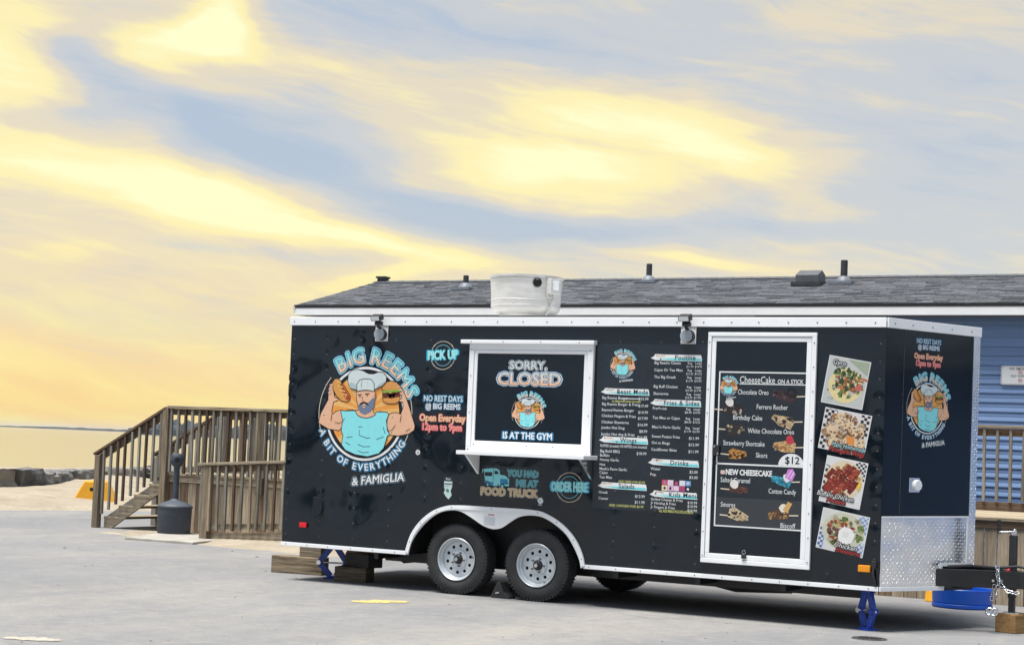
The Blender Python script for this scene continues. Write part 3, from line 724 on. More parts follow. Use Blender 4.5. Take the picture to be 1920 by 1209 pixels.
# --- staircase
stc = thing('wooden_staircase', 'weathered wooden stairs with slatted handrails at the left end of the deck', 'staircase', (-6.45, 5.8, 0))
run0, run1 = -7.02, DX0
for i in range(4):
    zt = 0.172 * (i + 1); x = -6.95 + 0.275 * i
    q = MB(); q.box(x, x + 0.30, DY0 - 0.01, DY1 + 0.03, zt - 0.036, zt); q.build('tread', wood('y', 'tread'), stc, bevel=.004)
for yy, tone in ((DY0 + 0.012, 'rail'), (DY1 - 0.03, 'rail')):
    q = MB(); pts = [(-7.03, 0.0), (-6.80, 0.0), (DX0, 0.60), (DX0, 0.86 - .04), (DX0 - 0.02, 0.688 - .038)]
    for i in (2, 1, 0):
        x = -6.95 + 0.275 * i
        pts += [(x + 0.275, 0.172 * (i + 2) - .174 + 0.172 - 0.172), (x + 0.03, 0.172 * (i + 1) - .038)]
    # saw-tooth stringer
    pts = [(-6.80, 0.0), (DX0, 0.62)] + [(DX0, 0.65)]
    for i in (3, 2, 1, 0):
        x = -6.95 + 0.275 * i; pts += [(x + 0.28 if i < 3 else DX0 - .001, 0.172 * (i + 1) - .037), (x + 0.012, 0.172 * (i + 1) - .037)]
        if i > 0: pts += [(x + 0.010, 0.172 * i - .036)]
    pts += [(-6.94, 0.0)]
    q.prism(pts, Matrix(((1, 0, 0, 0), (0, 0, -1, yy + .019), (0, 1, 0, 0), (0, 0, 0, 1))), 0.038)
    q.build('stringer', wood('x', tone), stc)
q = MB(); q.bar((-6.98, DY0 + 0.09, 0.10), (DX0, DY0 + 0.09, 0.80), 0.036, 0.10); q.build('lower_rail', wood('x', 'grey'), stc)
post(stc, -7.04, DY0 - 0.06, 0.0, 1.065, 0.10); post(stc, -7.04, DY1 + 0.05, -0.02, 1.05, 0.09, 'grey')
for yy, nb, tone in ((DY0 - 0.06, 9, 'grey'), (DY1 + 0.05, 9, 'grey')):
    a = Vector((-7.12, yy, 1.075)); b = Vector((DX0 + 0.02, yy, 1.79))
    q = MB(); q.bar(a, b, 0.10, 0.036); q.build('handrail', wood('x', 'brown'), stc, bevel=.004)
    q = MB(); q.bar(a + Vector((.05, .02, -.07)), b + Vector((0, .02, -.07)), 0.036, 0.09); q.build('top_rail', wood('x', 'brown'), stc)
    for i in range(nb):
        t = (i + 0.55) / nb; x = -7.0 + (DX0 + 7.0) * t; zt = 1.075 + (x + 7.12) * 0.715 / 1.31 - 0.035; zb = zt - 0.93 + jit(.015)
        q = MB(); q.bar((x + jit(.008), yy - .025, max(zb, .08)), (x, yy - .025, zt), 0.036, 0.034, up=(1, 0, 0)); q.build('baluster', wood('z', random.choice(('grey', 'grey', 'grey', 'red', 'rail'))), stc, bevel=.003)
# --- raised deck
dk = thing('wooden_deck', 'raised wooden deck with slatted railing behind the rear of the trailer', 'deck', (-2.5, 6.6, 0))
x = DX0
i = 0
while x < 2.0:
    wd = random.uniform(.134, .146); q = MB(); q.box(x + .004, x + wd - .003, DY0, DY0 + 0.022 + jit(.003), 0.02, DZ - 0.13); q.build('skirt_board', wood('z', random.choice(('skirt', 'skirt', 'skirt', 'brown'))), dk, bevel=.003); x += wd
q = MB(); q.box(DX0 - .01, 2.0, DY0 - 0.012, DY0 + 0.026, DZ - 0.128, DZ - 0.034); q.build('rim_board', wood('x', 'rail'), dk, bevel=.003)
x = DX0 - .02
while x < 2.0:
    q = MB(); q.box(x, x + .136, DY0 - .03, 7.98, DZ - .032, DZ + jit(.002)); q.build('deck_board', wood('y', 'tread'), dk, bevel=.003); x += .142
q = MB(); q.box(DX0 - .012, DX0 + .02, DY0 + .03, 7.98, .05, DZ - .036); q.build('end_skirt', wood('z', 'skirt'), dk)
for px_ in (DX0, -4.10, -2.30, -0.5): post(dk, px_ + (0.0 if px_ > DX0 else .02), DY0 - .055, 0.05 if px_ == DX0 else 0.62, 1.785, .105, 'post')
rail_run(dk, (DX0 + .06, DY0 - .05), (1.9, DY0 - .05), 1.825, 1.825, .126, bal_h=.93, y_off=1)
for py_ in (DY1 + .05, 7.2): post(dk, DX0 + .02, py_, .05, 1.79, .10, 'grey')
rail_run(dk, (DX0, DY1 + .1), (DX0, 7.95), 1.80, 1.80, .126, bal_h=.93, y_off=-1)
# --- ramp in front of the deck
rp = thing('wooden_ramp', 'low wooden access ramp with slatted rail before the deck boards', 'ramp', (-1.5, 4.6, 0))
RX0, RYF = -4.30, 4.20
def ramp_z(x): return 0.09 + (x - RX0) * 0.064
x = RX0
while x < 2.0:
    q = MB(); q.box(x, x + .136, RYF + .05, DY0 - .14, ramp_z(x) - .05, ramp_z(x)); q.build('ramp_board', wood('y', 'tread'), rp, bevel=.003); x += .142
q = MB(); q.bar((RX0, RYF + .03, ramp_z(RX0) - .08), (2.0, RYF + .03, ramp_z(2.0) - .08), .038, .19); q.build('side_beam', wood('x', 'rail'), rp)
q = MB(); q.bar((RX0, RYF + .01, ramp_z(RX0) + .10), (2.0, RYF + .01, ramp_z(2.0) + .10), .036, .07); q.build('kick_rail', wood('x', 'rail'), rp, bevel=.003)
for px_ in (RX0 + .02, -2.45, -0.6, 1.2): post(rp, px_, RYF - .01, -.02, ramp_z(px_) + .92, .12, 'post')
rail_run(rp, (RX0 - .10, RYF - .02), (1.9, RYF - .02), 1.045, 1.045 + 6.2 * .064, .134, bal_h=.87, y_off=1)
# --- landing at the right
ld = thing('wooden_landing', 'broad wooden landing with vertical skirt boards and slatted rail beside the trailer tongue', 'deck', (7.0, 5.3, 0))
LX0, LX1, LY0, LY1, LZ = 2.2, 10.5, 4.0, 6.7, .905
x = LX0
while x < LX1:
    wd = .140 + jit(.005); q = MB(); q.box(x + .004, x + wd - .003, LY0, LY0 + .022 + jit(.004), 0.0, LZ - .115 + jit(.004)); q.build('skirt_board', wood('z', random.choice(('skirt', 'brown', 'skirt'))), ld, bevel=.003); x += wd
q = MB(); q.box(LX0, LX1, LY0 - .014, LY0 + .026, LZ - .112, LZ - .034); q.build('rim_board', wood('x', 'brown'), ld, bevel=.003)
y = LY0 - .03
while y < LY1 + .1:
    q = MB(); q.box(LX0, LX1, y, y + .136, LZ - .032, LZ + jit(.002)); q.build('deck_board', wood('x', 'tread'), ld, bevel=.003); y += .142
q = MB(); q.box(LX0, LX1, LY1 - .02, LY1 + .02, LZ + .004, LZ + .11); q.build('curb_board', wood('x', 'red'), ld)
for px_ in (2.3, 4.1, 7.4, 9.2): post(ld, px_, LY1 + .03, LZ, 1.88, .092, 'post')
rail_run(ld, (LX0, LY1), (LX1, LY1), 1.935, 1.935, .152, bal_h=.87, y_off=1)

# --- unseen trees, added to give the glossy panels a dark band to reflect
M_leaf = mat('dark_foliage', (0.045, 0.065, 0.03), rough=0.8, var=0.5, vscale=0.6, rnd=0.1)
def unseen_tree_belt():
    rng = random.Random(5); mb = MB(); k = 0
    path = [(-70, -52), (-20, -50), (30, -52), (58, -40), (62, -10), (58, 20)]
    for (a, b) in zip(path, path[1:]):
        a, b = Vector(a), Vector(b); n = int((b - a).length / 2.3)
        for i in range(n):
            c = a.lerp(b, (i + rng.random()) / n) + Vector((rng.uniform(-2.5, 2.5), rng.uniform(-2.5, 2.5)))
            h = rng.uniform(2.6, 4.6) * (1.0 if c.x < 40 else 1.7); rr = rng.uniform(1.2, 2.0)
            mb.cyl((c.x, c.y, 0), (c.x, c.y, h * .5), .12, .07, n=6)
            for j in range(55):
                t = rng.uniform(0, 6.283); z = rng.uniform(.12, 1.0); w_ = rr * math.sqrt(max(.05, 1 - (2 * abs(z - .45)) ** 2)) * math.sqrt(rng.random())
                p_ = Vector((c.x + w_ * math.cos(t), c.y + w_ * math.sin(t), h * z)); s_ = rng.uniform(.25, .6)
                d1 = Vector((rng.uniform(-1, 1), rng.uniform(-1, 1), rng.uniform(-1, 1))).normalized() * s_; d2 = d1.orthogonal().normalized() * s_ * .8
                mb.add([p_ + d1, p_ + d2, p_ - d1, p_ - d2], [(0, 1, 2, 3)])
    return stuff(mb.build('unseen_tree_belt', M_leaf, recalc=False))
unseen_tree_belt()
# ================================================================== FOOD TRAILER
TL, TW, ZB, ZT = 6.162, 2.13, 0.346, 2.662
NX, NYC = 6.70, 1.065
tr = thing('food_trailer', 'black food trailer with cartoon chef logo, menus and closed serving hatch', 'food trailer', (3.1, NYC, 0))
SIDE = Matrix(((1, 0, 0, 0), (0, 0, -1, 0), (0, 1, 0, 0), (0, 0, 0, 1)))
_u = Vector((NX - TL, NYC, 0)).normalized(); _n = Vector((_u.y, -_u.x, 0))
NOSE = Matrix(((_u.x, 0, _n.x, TL), (_u.y, 0, _n.y, 0), (0, 1, 0, 0), (0, 0, 0, 1)))
NL = math.hypot(NX - TL, NYC)
def on_side(x, z, y=0.0): return SIDE @ Matrix.Translation((x, z, -y))
def on_nose(s_, z, o_=0.0): return NOSE @ Matrix.Translation((s_, z, o_))

ARCH_OUT = [(1.478, 0.374), (1.533, 0.544), (1.63, 0.678), (1.762, 0.783), (1.907, 0.84), (2.041, 0.857), (2.419, 0.859), (2.843, 0.856), (3.004, 0.827), (3.177, 0.738), (3.308, 0.615), (3.387, 0.48), (3.417, 0.374)]
ARCH_IN = [(1.512, 0.347), (1.537, 0.456), (1.612, 0.579), (1.721, 0.693), (1.842, 0.773), (1.976, 0.805), (2.089, 0.796), (2.204, 0.745), (2.317, 0.685), (2.396, 0.659), (2.462, 0.653), (2.537, 0.672), (2.632, 0.735), (2.717, 0.783), (2.834, 0.803), (2.963, 0.792), (3.093, 0.733), (3.213, 0.646), (3.301, 0.53), (3.358, 0.422), (3.376, 0.347)]
def spline(pts, k=4):
    out = []
    for i in range(len(pts) - 1):
        p0 = pts[max(i - 1, 0)]; p1 = pts[i]; p2 = pts[i + 1]; p3 = pts[min(i + 2, len(pts) - 1)]
        for j in range(k):
            t = j / k; t2, t3 = t * t, t * t * t
            out.append(tuple(0.5 * (2 * b + (c - a) * t + (2 * a - 5 * b + 4 * c - d_) * t2 + (3 * b - a - 3 * c + d_) * t3) for a, b, c, d_ in zip(p0, p1, p2, p3)))
    out.append(pts[-1]); return out
AO = spline(ARCH_OUT, 3); AI = spline(ARCH_IN, 3)
# side skin with the wheel arch cut out
q = MB(); poly = [(0, ZB + .02), (1.478, ZB + .02)] + AO + [(3.417, ZB + .02), (TL, ZB + .02), (TL, ZT - .03), (0, ZT - .03)]
q.prism(poly, SIDE @ Matrix.Translation((0, 0, -0.03)), 0.03); q.build('side_panel', M_black, tr)
q = MB(); q.box(0, TL, TW - .03, TW, ZB + .02, ZT - .03); q.build('side_panel', M_black, tr)
q = MB(); q.box(0.001, .03, .031, TW - .031, ZB + .02, ZT - .03); q.build('rear_panel', M_black, tr)
for sgn in (0, 1):
    M = NOSE if sgn == 0 else Matrix.Translation((0, 2 * NYC, 0)) @ Matrix.Scale(-1, 4, (0, 1, 0)) @ NOSE
    q = MB(); q.prism([(0.002, ZB + .02), (NL, ZB + .02), (NL, ZT - .03), (0.002, ZT - .03)], M @ Matrix.Translation((0, 0, -.03)), .03); q.build('nose_panel', M_black_flat, tr)
plan = [(0, 0), (TL, 0), (NX, NYC), (TL, TW), (0, TW)]
q = MB(); q.prism([(0.002, 0.002), (1.46, .002), (1.46, .45), (3.43, .45), (3.43, .002), (TL, 0.002), (NX, NYC), (TL, TW - .002), (3.43, TW - .002), (3.43, TW - .45), (1.46, TW - .45), (1.46, TW - .002), (.002, TW - .002)], Matrix.Translation((0, 0, ZB)), .06); q.build('floor', M_frame, tr)
q = MB(); q.prism([(-.01, -.012), (TL, -.012), (NX + .012, NYC), (TL, TW + .012), (-.01, TW + .012)], Matrix.Translation((0, 0, ZT - .03)), .026); q.build('roof', mat('white_roof_skin', (.72, .73, .73), rough=.5, var=.1), tr)
# white rails along the top and the bottom
q = MB(); q.box(-.012, TL, -.022, -.001, ZT - .085, ZT); q.build('top_rail', M_white, tr, bevel=.004)
q = MB(); q.prism([(0, ZT - .085), (NL + .004, ZT - .085), (NL + .004, ZT), (0, ZT)], NOSE @ Matrix.Translation((0, 0, .001)), .02); q.build('top_rail', M_white, tr, bevel=.003)
q = MB(); q.box(-.012, -.001, -.002, TW, ZT - .085, ZT - .001); q.build('top_rail', M_white, tr)
for x0, x1 in ((-.006, 1.492), (3.40, TL)):
    q = MB(); q.box(x0, x1, -.012, -.001, ZB, ZB + .038); q.build('bottom_rail', M_white, tr, bevel=.003)
q = MB(); q.prism([(0, ZB), (.80, ZB), (.80, ZB + .038), (0, ZB + .038)], NOSE @ Matrix.Translation((0, 0, .004)), .014); q.build('bottom_rail', M_white, tr, bevel=.003)
# wheel arch trim: white double-hump plate, its rim folded outward
q = MB(); q.prism(AO + AI[::-1], SIDE @ Matrix.Translation((0, 0, .002)), .012); ft = q.build('fender_trim', M_white, tr)
def offset_path(pts, w):
    out = []
    for i, p in enumerate(pts):
        a = pts[max(i - 1, 0)]; b = pts[min(i + 1, len(pts) - 1)]; dx, dy = b[0] - a[0], b[1] - a[1]; l = math.hypot(dx, dy)
        out.append((p[0] + dy / l * w, p[1] - dx / l * w))
    return out
AO2 = offset_path(AO, .038)
q = MB(); q.prism(AO + AO2[::-1], SIDE @ Matrix.Translation((0, 0, .015)), .008); q.build('trim_band', M_white, ft)
d = Dec(); d.rect(-.035, -.005, .035, .005, ink(205, 80, 30)); d.up(); d.rect(-.075, -.10, .045, -.02, ink(236, 240, 244)); d.build('warning_sticker', ft, on_side(2.415, .785, -.0145))
# wheel well and underbody
q = MB(); q.box(1.52, 3.37, .42, .45, .40, .90); q.box(1.46, 1.52, .032, .45, .37, .90); q.box(3.38, 3.43, .032, .45, .37, .90); q.box(1.46, 3.43, .032, .45, .90, .92); q.build('wheel_well', M_frame, tr)
q = MB()
for yy in (.50, 1.63): q.box(.95, 5.9, yy - .03, yy + .03, .24, ZB - .002)
for xx in (1.1, 3.7, 4.5, 5.3): q.box(xx - .025, xx + .025, .06, TW - .06, .28, ZB - .003)
q.build('chassis_frame', M_frame, tr)
q = MB(); q.tube([(.95, .62, .29), (1.0, .75, .22), (1.3, .95, .26), (1.5, 1.1, .30)], .02); q.tube([(4.2, .55, .30), (4.7, .5, .22), (5.2, .6, .24)], .018); q.build('drain_pipe', M_plastic, tr, smooth=40)
XW = [2.020, 2.884]; WR = 0.338; WY = 0.035
for xw in XW:
    q = MB(); q.cyl((xw, .12, WR), (xw, TW - .12, WR), .034, n=12); ax = q.build('axle', M_frame, tr, smooth=40)
    q = MB(); q.bar((xw - .38, .46, .30), (xw, .46, .26), .05, .03); q.bar((xw, .46, .26), (xw + .38, .46, .30), .05, .03); q.build('leaf_spring', M_frame, ax)
# wheels (rim, tyre, hub, nuts)
TYM = Matrix(((1, 0, 0, 0), (0, 0, -1, 0), (0, 1, 0, 0), (0, 0, 0, 1)))    # local z -> -Y (outwards)
def tyre_mesh():
    q = MB(); w = .205; R0, r0 = WR, .196
    prof = [(r0 + .010, -w * .42), (r0 + .030, -w * .47), (r0 + .085, -w * .52), (R0 - .035, -w * .50), (R0 - .012, -w * .44), (R0 - .004, -w * .40)]
    def gr(h): return [(R0, h - .012), (R0 - .007, h - .011), (R0 - .007, h - .004), (R0, h - .003)]
    tread = []
    for h in (-.055, -.018, .024, .062): tread += gr(h)
    prof2 = [(R0 - .004, w * .40), (R0 - .012, w * .44), (R0 - .030, w * .495), (R0 - .060, w * .53), (r0 + .060, w * .535), (r0 + .052, w * .525), (r0 + .030, w * .51), (r0 + .012, w * .46), (r0 - .004, w * .40), (r0 - .006, -w * .40)]
    q.lathe(prof + tread + prof2, TYM, 64)
    # shoulder lugs
    for i in range(60):
        t = 2 * math.pi * i / 60
        for s_ in (1, -1):
            M = TYM @ Matrix.Rotation(t, 4, 'Z'); q.box(R0 - .030, R0 + .0005, -.006, .009, s_ * w * .40 - .016 if s_ > 0 else -w * .47, w * .472 if s_ > 0 else -w * .40 + .016, M=M)
    me = q.mesh('tyre', M_rubber); bm = bmesh.new(); bm.from_mesh(me); bmesh.ops.recalc_face_normals(bm, faces=bm.faces[:]); bm.to_mesh(me); bm.free(); shade(me, 35); return me
def rim_mesh():
    q = MB(); f = .105
    # barrel and outer lip
    q.lathe([(.203, f - .004), (.206, f), (.200, f + .004), (.193, f - .004), (.186, f - .030), (.178, f - .034), (.170, f - .060), (.166, f - .062), (.164, f - .058)], TYM, 48)
    q.lathe([(.186, f - .030), (.186, -.09), (.2, -.1)], TYM, 32)
    # dished face with ten round holes
    zf = f - .058; K = 10
    for k_ in range(K):
        a0, a1 = 2 * math.pi * k_ / K, 2 * math.pi * (k_ + 1) / K; am = (a0 + a1) / 2; rc_ = .128; rh = .0165
        hc = Vector((rc_ * math.cos(am), rc_ * math.sin(am)))
        bnd = []
        for t in range(5): a = a0 + (a1 - a0) * t / 4; bnd.append((.164 * math.cos(a), .164 * math.sin(a)))
        for t in range(1, 4): r_ = .164 + (.092 - .164) * t / 4; bnd.append((r_ * math.cos(a1), r_ * math.sin(a1)))
        for t in range(5): a = a1 + (a0 - a1) * t / 4; bnd.append((.092 * math.cos(a), .092 * math.sin(a)))
        for t in range(1, 4): r_ = .092 + (.164 - .092) * t / 4; bnd.append((r_ * math.cos(a0), r_ * math.sin(a0)))
        hole = []
        for bx_, by_ in bnd:
            dv = Vector((bx_, by_)) - hc; dv.normalize(); hole.append((hc.x + dv.x * rh, hc.y + dv.y * rh))
        n = len(bnd)
        vs = [TYM @ Vector((a, b, zf)) for a, b in bnd] + [TYM @ Vector((a, b, zf)) for a, b in hole] + [TYM @ Vector((a, b, zf - .012)) for a, b in hole]
        q.add(vs, [(i, (i + 1) % n, n + (i + 1) % n, n + i) for i in range(n)] + [(n + i, n + (i + 1) % n, 2 * n + (i + 1) % n, 2 * n + i) for i in range(n)])
    q.lathe([(.092, zf), (.086, zf + .012), (.050, zf + .016), (.046, zf + .010)], TYM, 40)
    me = q.mesh('wheel', M_rim); bm = bmesh.new(); bm.from_mesh(me); bmesh.ops.remove_doubles(bm, verts=bm.verts[:], dist=1e-5); bmesh.ops.recalc_face_normals(bm, faces=bm.faces[:]); bm.to_mesh(me); bm.free(); shade(me, 25); return me
def hub_mesh():
    q = MB(); z = .040
    q.lathe([(.175, -.05), (.046, -.05), (.046, z), (.044, z + .038), (.036, z + .046), (.030, z + .048), (.028, z + .062), (.0, z + .064)], TYM, 24)
    me = q.mesh('hub', M_plastic); shade(me, 35); return me
def cap_mesh():
    q = MB(); z = .040; q.lathe([(.020, z + .060), (.018, z + .072), (.0, z + .074)], TYM, 16); me = q.mesh('hub_cap', M_chrome); shade(me, 35); return me
def nut_mesh():
    q = MB(); q.cyl((0, -.05, 0), (0, -.085, 0), .0085, n=6); me = q.mesh('lug_nut', M_screw); return me
TYRE, RIM, HUB, CAP, NUT = tyre_mesh(), rim_mesh(), hub_mesh(), cap_mesh(), nut_mesh()
vq = MB(); vq.cyl((.17, -.075, .04), (.165, -.105, .045), .005, n=8); VALVE = vq.mesh('valve_stem', M_plastic)
for j, (xw, yy, flip, rot) in enumerate([(XW[0], WY + .112, 0, .1), (XW[1], WY + .112, 0, 1.3), (XW[0], TW - WY - .112, 1, .5), (XW[1], TW - WY - .112, 1, .9)]):
    M = Matrix.Translation((xw, yy, WR)) @ Matrix.Rotation(math.pi * flip, 4, 'Z') @ Matrix.Rotation(rot, 4, 'Y')
    wh = link('wheel', RIM, tr, M)
    link('tyre', TYRE, wh, M); link('hub', HUB, wh, M); link('hub_cap', CAP, wh, M); link('valve_stem', VALVE, wh, M)
    for k_ in range(5):
        t = 2 * math.pi * k_ / 5; link('lug_nut', NUT, wh, M @ Matrix.Translation((.066 * math.cos(t), 0, .066 * math.sin(t))))

# screws and rivets
q = MB()
def dome(mb, M, r, h): mb.lathe([(r, 0), (r * .75, h * .7), (0.0005, h)], M, 8)
x = .05
while x < TL:
    dome(q, on_side(x + jit(.01), ZT - .045, -.022), .0075, .005); dome(q, on_side(x + jit(.01), ZB + .02, -.012), .006, .004) if not 1.45 < x < 3.45 else None
    x += .262
for s_ in (.08, .30, .55, .80, 1.06): dome(q, on_nose(s_, ZT - .045, .021), .0075, .005)
for i in range(2, len(AO) - 2, 4): dome(q, on_side((AO[i][0] + AO2[i][0]) / 2, (AO[i][1] + AO2[i][1]) / 2, -.023), .006, .004)
stuff(q.build('trim_screws', M_screw, tr, smooth=60))
q = MB()
for xs in [.04 + .405 * i for i in range(16)]:
    z = .46
    while z < 2.55:
        inside = (2.0 < xs < 3.5 and 1.3 < z < 2.45) or (1.4 < xs < 3.5 and z < .9) or (4.5 < xs < 5.6) or (5.65 < xs < 6.08 and z > .6)
        if not inside: dome(q, on_side(xs, z, 0), .0085, .004)
        z += .152
for s_ in (.226,):
    z = 1.06
    while z < 2.55: dome(q, on_nose(s_, z, 0.0), .008, .005); z += .12
stuff(q.build('rivets', M_rivet, tr, smooth=60))
q = MB(); q.prism([(.222, 1.0), (.2245, 1.0), (.2245, 2.57), (.222, 2.57)], NOSE, .003); q.build('nose_seam', M_screw, tr)

# diamond tread plate low on the nose, and the strip at its tip
def tread_plate(name, poly, M, inside, x0, x1, z0, z1, parent):
    q = MB(); q.prism(poly, M @ Matrix.Translation((0, 0, .001)), .006); o = q.build(name, M_plate, parent)
    q = MB(); st = .0275; j = 0; z = z0 + st / 2
    while z < z1:
        x = x0 + st / 2; i = 0
        while x < x1:
            if inside(x, z):
                t = R(45 if (i + j) % 2 == 0 else -45); c, s_ = math.cos(t), math.sin(t); a, b, h = .0155, .0048, .0028
                P = [(a, 0, 0), (0, b, 0), (-a, 0, 0), (0, -b, 0), (a * .45, 0, h), (-a * .45, 0, h)]
                vs = [M @ Vector((x + px_ * c - py_ * s_, z + px_ * s_ + py_ * c, .007 + pz_)) for px_, py_, pz_ in P]
                q.add(vs, [(0, 1, 5, 4), (1, 2, 5), (2, 3, 4, 5), (3, 0, 4)])
            x += st; i += 1
        z += st; j += 1
    stuff(q.build('tread_bars', M_plate, o)); return o
CUT = (.775, .555)
npoly = [(.004, ZB + .04), (CUT[0], ZB + .04), (CUT[0], CUT[1]), (1.10, CUT[1]), (1.10, .985), (.004, .972)]
pl = tread_plate('tread_plate', npoly, NOSE, lambda x, z: (.02 < x < 1.085 and .40 < z < .955 and not (x > CUT[0] - .02 and z < CUT[1] + .03)), 0, 1.1, .38, .98, tr)
q = MB(); B = NOSE @ Matrix.Translation((0, 0, .007))
q.prism([(.004, .966), (1.10, .979), (1.10, .993), (.004, .980)], B, .006); q.prism([(1.086, .55), (1.10, .55), (1.10, .978), (1.086, .978)], B, .006)
q.prism([(CUT[0] - .028, ZB + .04), (CUT[0], ZB + .04), (CUT[0], CUT[1] + .026), (CUT[0] - .028, CUT[1] + .026)], B, .006); q.prism([(CUT[0] + .001, CUT[1]), (1.085, CUT[1]), (1.085, CUT[1] + .026), (CUT[0] + .001, CUT[1] + .026)], B, .006)
q.build('plate_edge', M_white, pl)
tread_plate('tip_strip', [(1.108, ZB + .2), (NL + .002, ZB + .2), (NL + .002, ZT - .086), (1.108, ZT - .086)], NOSE, lambda x, z: True, 1.115, NL, .56, 2.56, tr)

# round outlet cover on the nose
q = MB(); q.prism([(-.075, -.062), (.055, -.062), (.055, .062), (-.075, .062)], on_nose(.405, 1.25, .001), .008); oc = q.build('outlet_cover', M_plate, tr, bevel=.003)
q = MB(); q.lathe([(.047, .009), (.047, .024), (.042, .029), (0.0005, .030)], on_nose(.425, 1.25), 24); q.build('outlet_cap', M_white, oc, smooth=40)

# ---------------------------------------------------------------- serving hatch
WX0, WX1, WZ0, WZ1 = 2.118, 3.435, 1.350, 2.424
hatch = MB(); F = .034
hatch.box(2.20, 3.342, -.022, -.001, 1.482, 2.312); hp = hatch.build('serving_hatch', M_black_flat, tr)
def bars(parent, name, m, x0, x1, z0, z1, wl_, wr_, wb_, wt_, y0, y1, bevel=.004):
    for (a, b, c, d_) in ((x0, x1, z1 - wt_, z1), (x0, x1, z0, z0 + wb_), (x0, x0 + wl_, z0 + wb_ + .0005, z1 - wt_ - .0005), (x1 - wr_, x1, z0 + wb_ + .0005, z1 - wt_ - .0005)):
        q = MB(); q.box(a, b, y0, y1, c, d_); q.build(name, m, parent, bevel=bevel)
bars(hp, 'outer_frame', M_white, WX0, WX1, WZ0, WZ1 - .018, .052, .058, .070, .055, -.042, -.0015)
bars(hp, 'inner_frame', M_white, WX0 + .054, WX1 - .060, WZ0 + .072, WZ1 - .075, .034, .036, .060, .034, -.034, -.0012)
q = MB(); q.box(2.035, 3.452, -.075, -.0015, 2.405, 2.442); q.build('hinge_rail', M_white, hp, bevel=.005)
q = MB()
for xx in (2.15, 2.5, 2.9, 3.3): dome(q, on_side(xx, 2.424, -.076), .006, .004)
for xx in (2.20, 2.77, 3.05): dome(q, on_side(xx, 1.45, -.035), .007, .004)
for zz in (1.40, 1.75, 2.1, 2.35): dome(q, on_side(2.145, zz, -.043), .006, .004); dome(q, on_side(3.405, zz, -.043), .006, .004)
stuff(q.build('frame_screws', M_screw, hp, smooth=60))
shf = MB(); shf.box(2.165, 3.50, -.30, -.0018, 1.346, 1.384); sh_ = shf.build('counter_shelf', M_white, tr, bevel=.004)
for xx in (2.235, 3.43):
    q = MB(); q.prism([(0.002, 1.165), (.26, 1.345), (.002, 1.345)], Matrix(((0, 0, 1, xx), (-1, 0, 0, 0), (0, 1, 0, 0), (0, 0, 0, 1))), .022); q.build('shelf_bracket', M_plate if xx > 3 else M_white, sh_)

# ---------------------------------------------------------------- side door
DX0_, DX1_, DZ0_, DZ1_ = 4.556, 5.560, .487, 2.528
q = MB(); q.box(DX0_ + .07, DX1_ - .07, -.020, -.001, DZ0_ + .07, DZ1_ - .07); dr_ = q.build('entry_door', M_black_flat, tr)
bars(dr_, 'door_frame', M_white, DX0_, DX1_, DZ0_, DZ1_, .034, .042, .040, .036, -.034, -.0015)
bars(dr_, 'door_trim', M_white, DX0_ + .037, DX1_ - .045, DZ0_ + .043, DZ1_ - .039, .040, .044, .042, .042, -.026, -.0012)
q = MB()
for zz in [.55 + .21 * i for i in range(10)]:
    dome(q, on_side(DX0_ + .017, zz, -.035), .006, .004); dome(q, on_side(DX1_ - .02, zz, -.035), .006, .004)
stuff(q.build('frame_screws', M_screw, dr_, smooth=60))
q = MB(); q.box(4.637, 4.702, -.046, -.0205, 1.435, 1.530); dl = q.build('door_latch', M_plastic, dr_, bevel=.006)
q = MB(); dome(q, on_side(4.655, 1.512, -.046), .009, .006); dome(q, on_side(4.690, 1.452, -.046), .009, .006); q.build('latch_screw', M_chrome, dr_)
q = MB(); q.box(4.943, 4.985, -.050, -.0265, .545, .580); lb = q.build('floor_latch', M_plastic, dr_, bevel=.004)
q = MB(); q.torus(Matrix.Translation((4.964, -.035, .60)) @ Matrix.Rotation(R(90), 4, 'X'), .016, .004, 14, 6); q.build('latch_ring', M_chrome, dr_, smooth=60)

# ---------------------------------------------------------------- flood lights over the hatch and by the door
for j, xx in enumerate((1.093, 4.357)):
    q = MB(); q.box(xx - .073, xx + .073, -.012, -.001, 2.424, 2.576); fl = q.build('floodlight', M_white, tr, bevel=.003)
    q = MB()
    for a in (-.06, .06):
        for b in (2.437, 2.563): dome(q, on_side(xx + a, b, -.012), .006, .004)
    stuff(q.build('plate_screws', M_screw, fl))
    q = MB(); q.lathe([(.058, .012), (.058, .045), (.052, .052), (.0005, .053)], on_side(xx - .01, 2.492), 28); q.build('junction_cover', M_grey, fl, smooth=40)
    q = MB(); q.lathe([(.060, .012), (.060, .040), (.058, .041)], on_side(xx + .006, 2.490), 28); q.build('cover_rim', M_plastic, fl)
    q = MB(); q.tube([(xx, -.03, 2.545), (xx, -.075, 2.565), (xx + .004, -.085, 2.60), (xx, -.07, 2.63)], .016, 8); q.cyl((xx - .03, -.08, 2.595), (xx + .045, -.08, 2.595), .022, n=12); q.build('lamp_arm', M_plastic, fl, smooth=40)
    q = MB(); q.box(-.052, .060, -.055, .020, -.028, .028, M=Matrix.Translation((xx, -.095, 2.655)) @ Matrix.Rotation(R(20), 4, 'X')); lh = q.build('lamp_head', M_plastic, fl, bevel=.006)
    q = MB(); q.box(-.042, .050, -.058, -.0555, -.020, .020, M=Matrix.Translation((xx, -.095, 2.655)) @ Matrix.Rotation(R(20), 4, 'X')); q.build('lamp_lens', mat('frosted_lamp_glass', (.78, .80, .80), rough=.2, var=.05), fl)
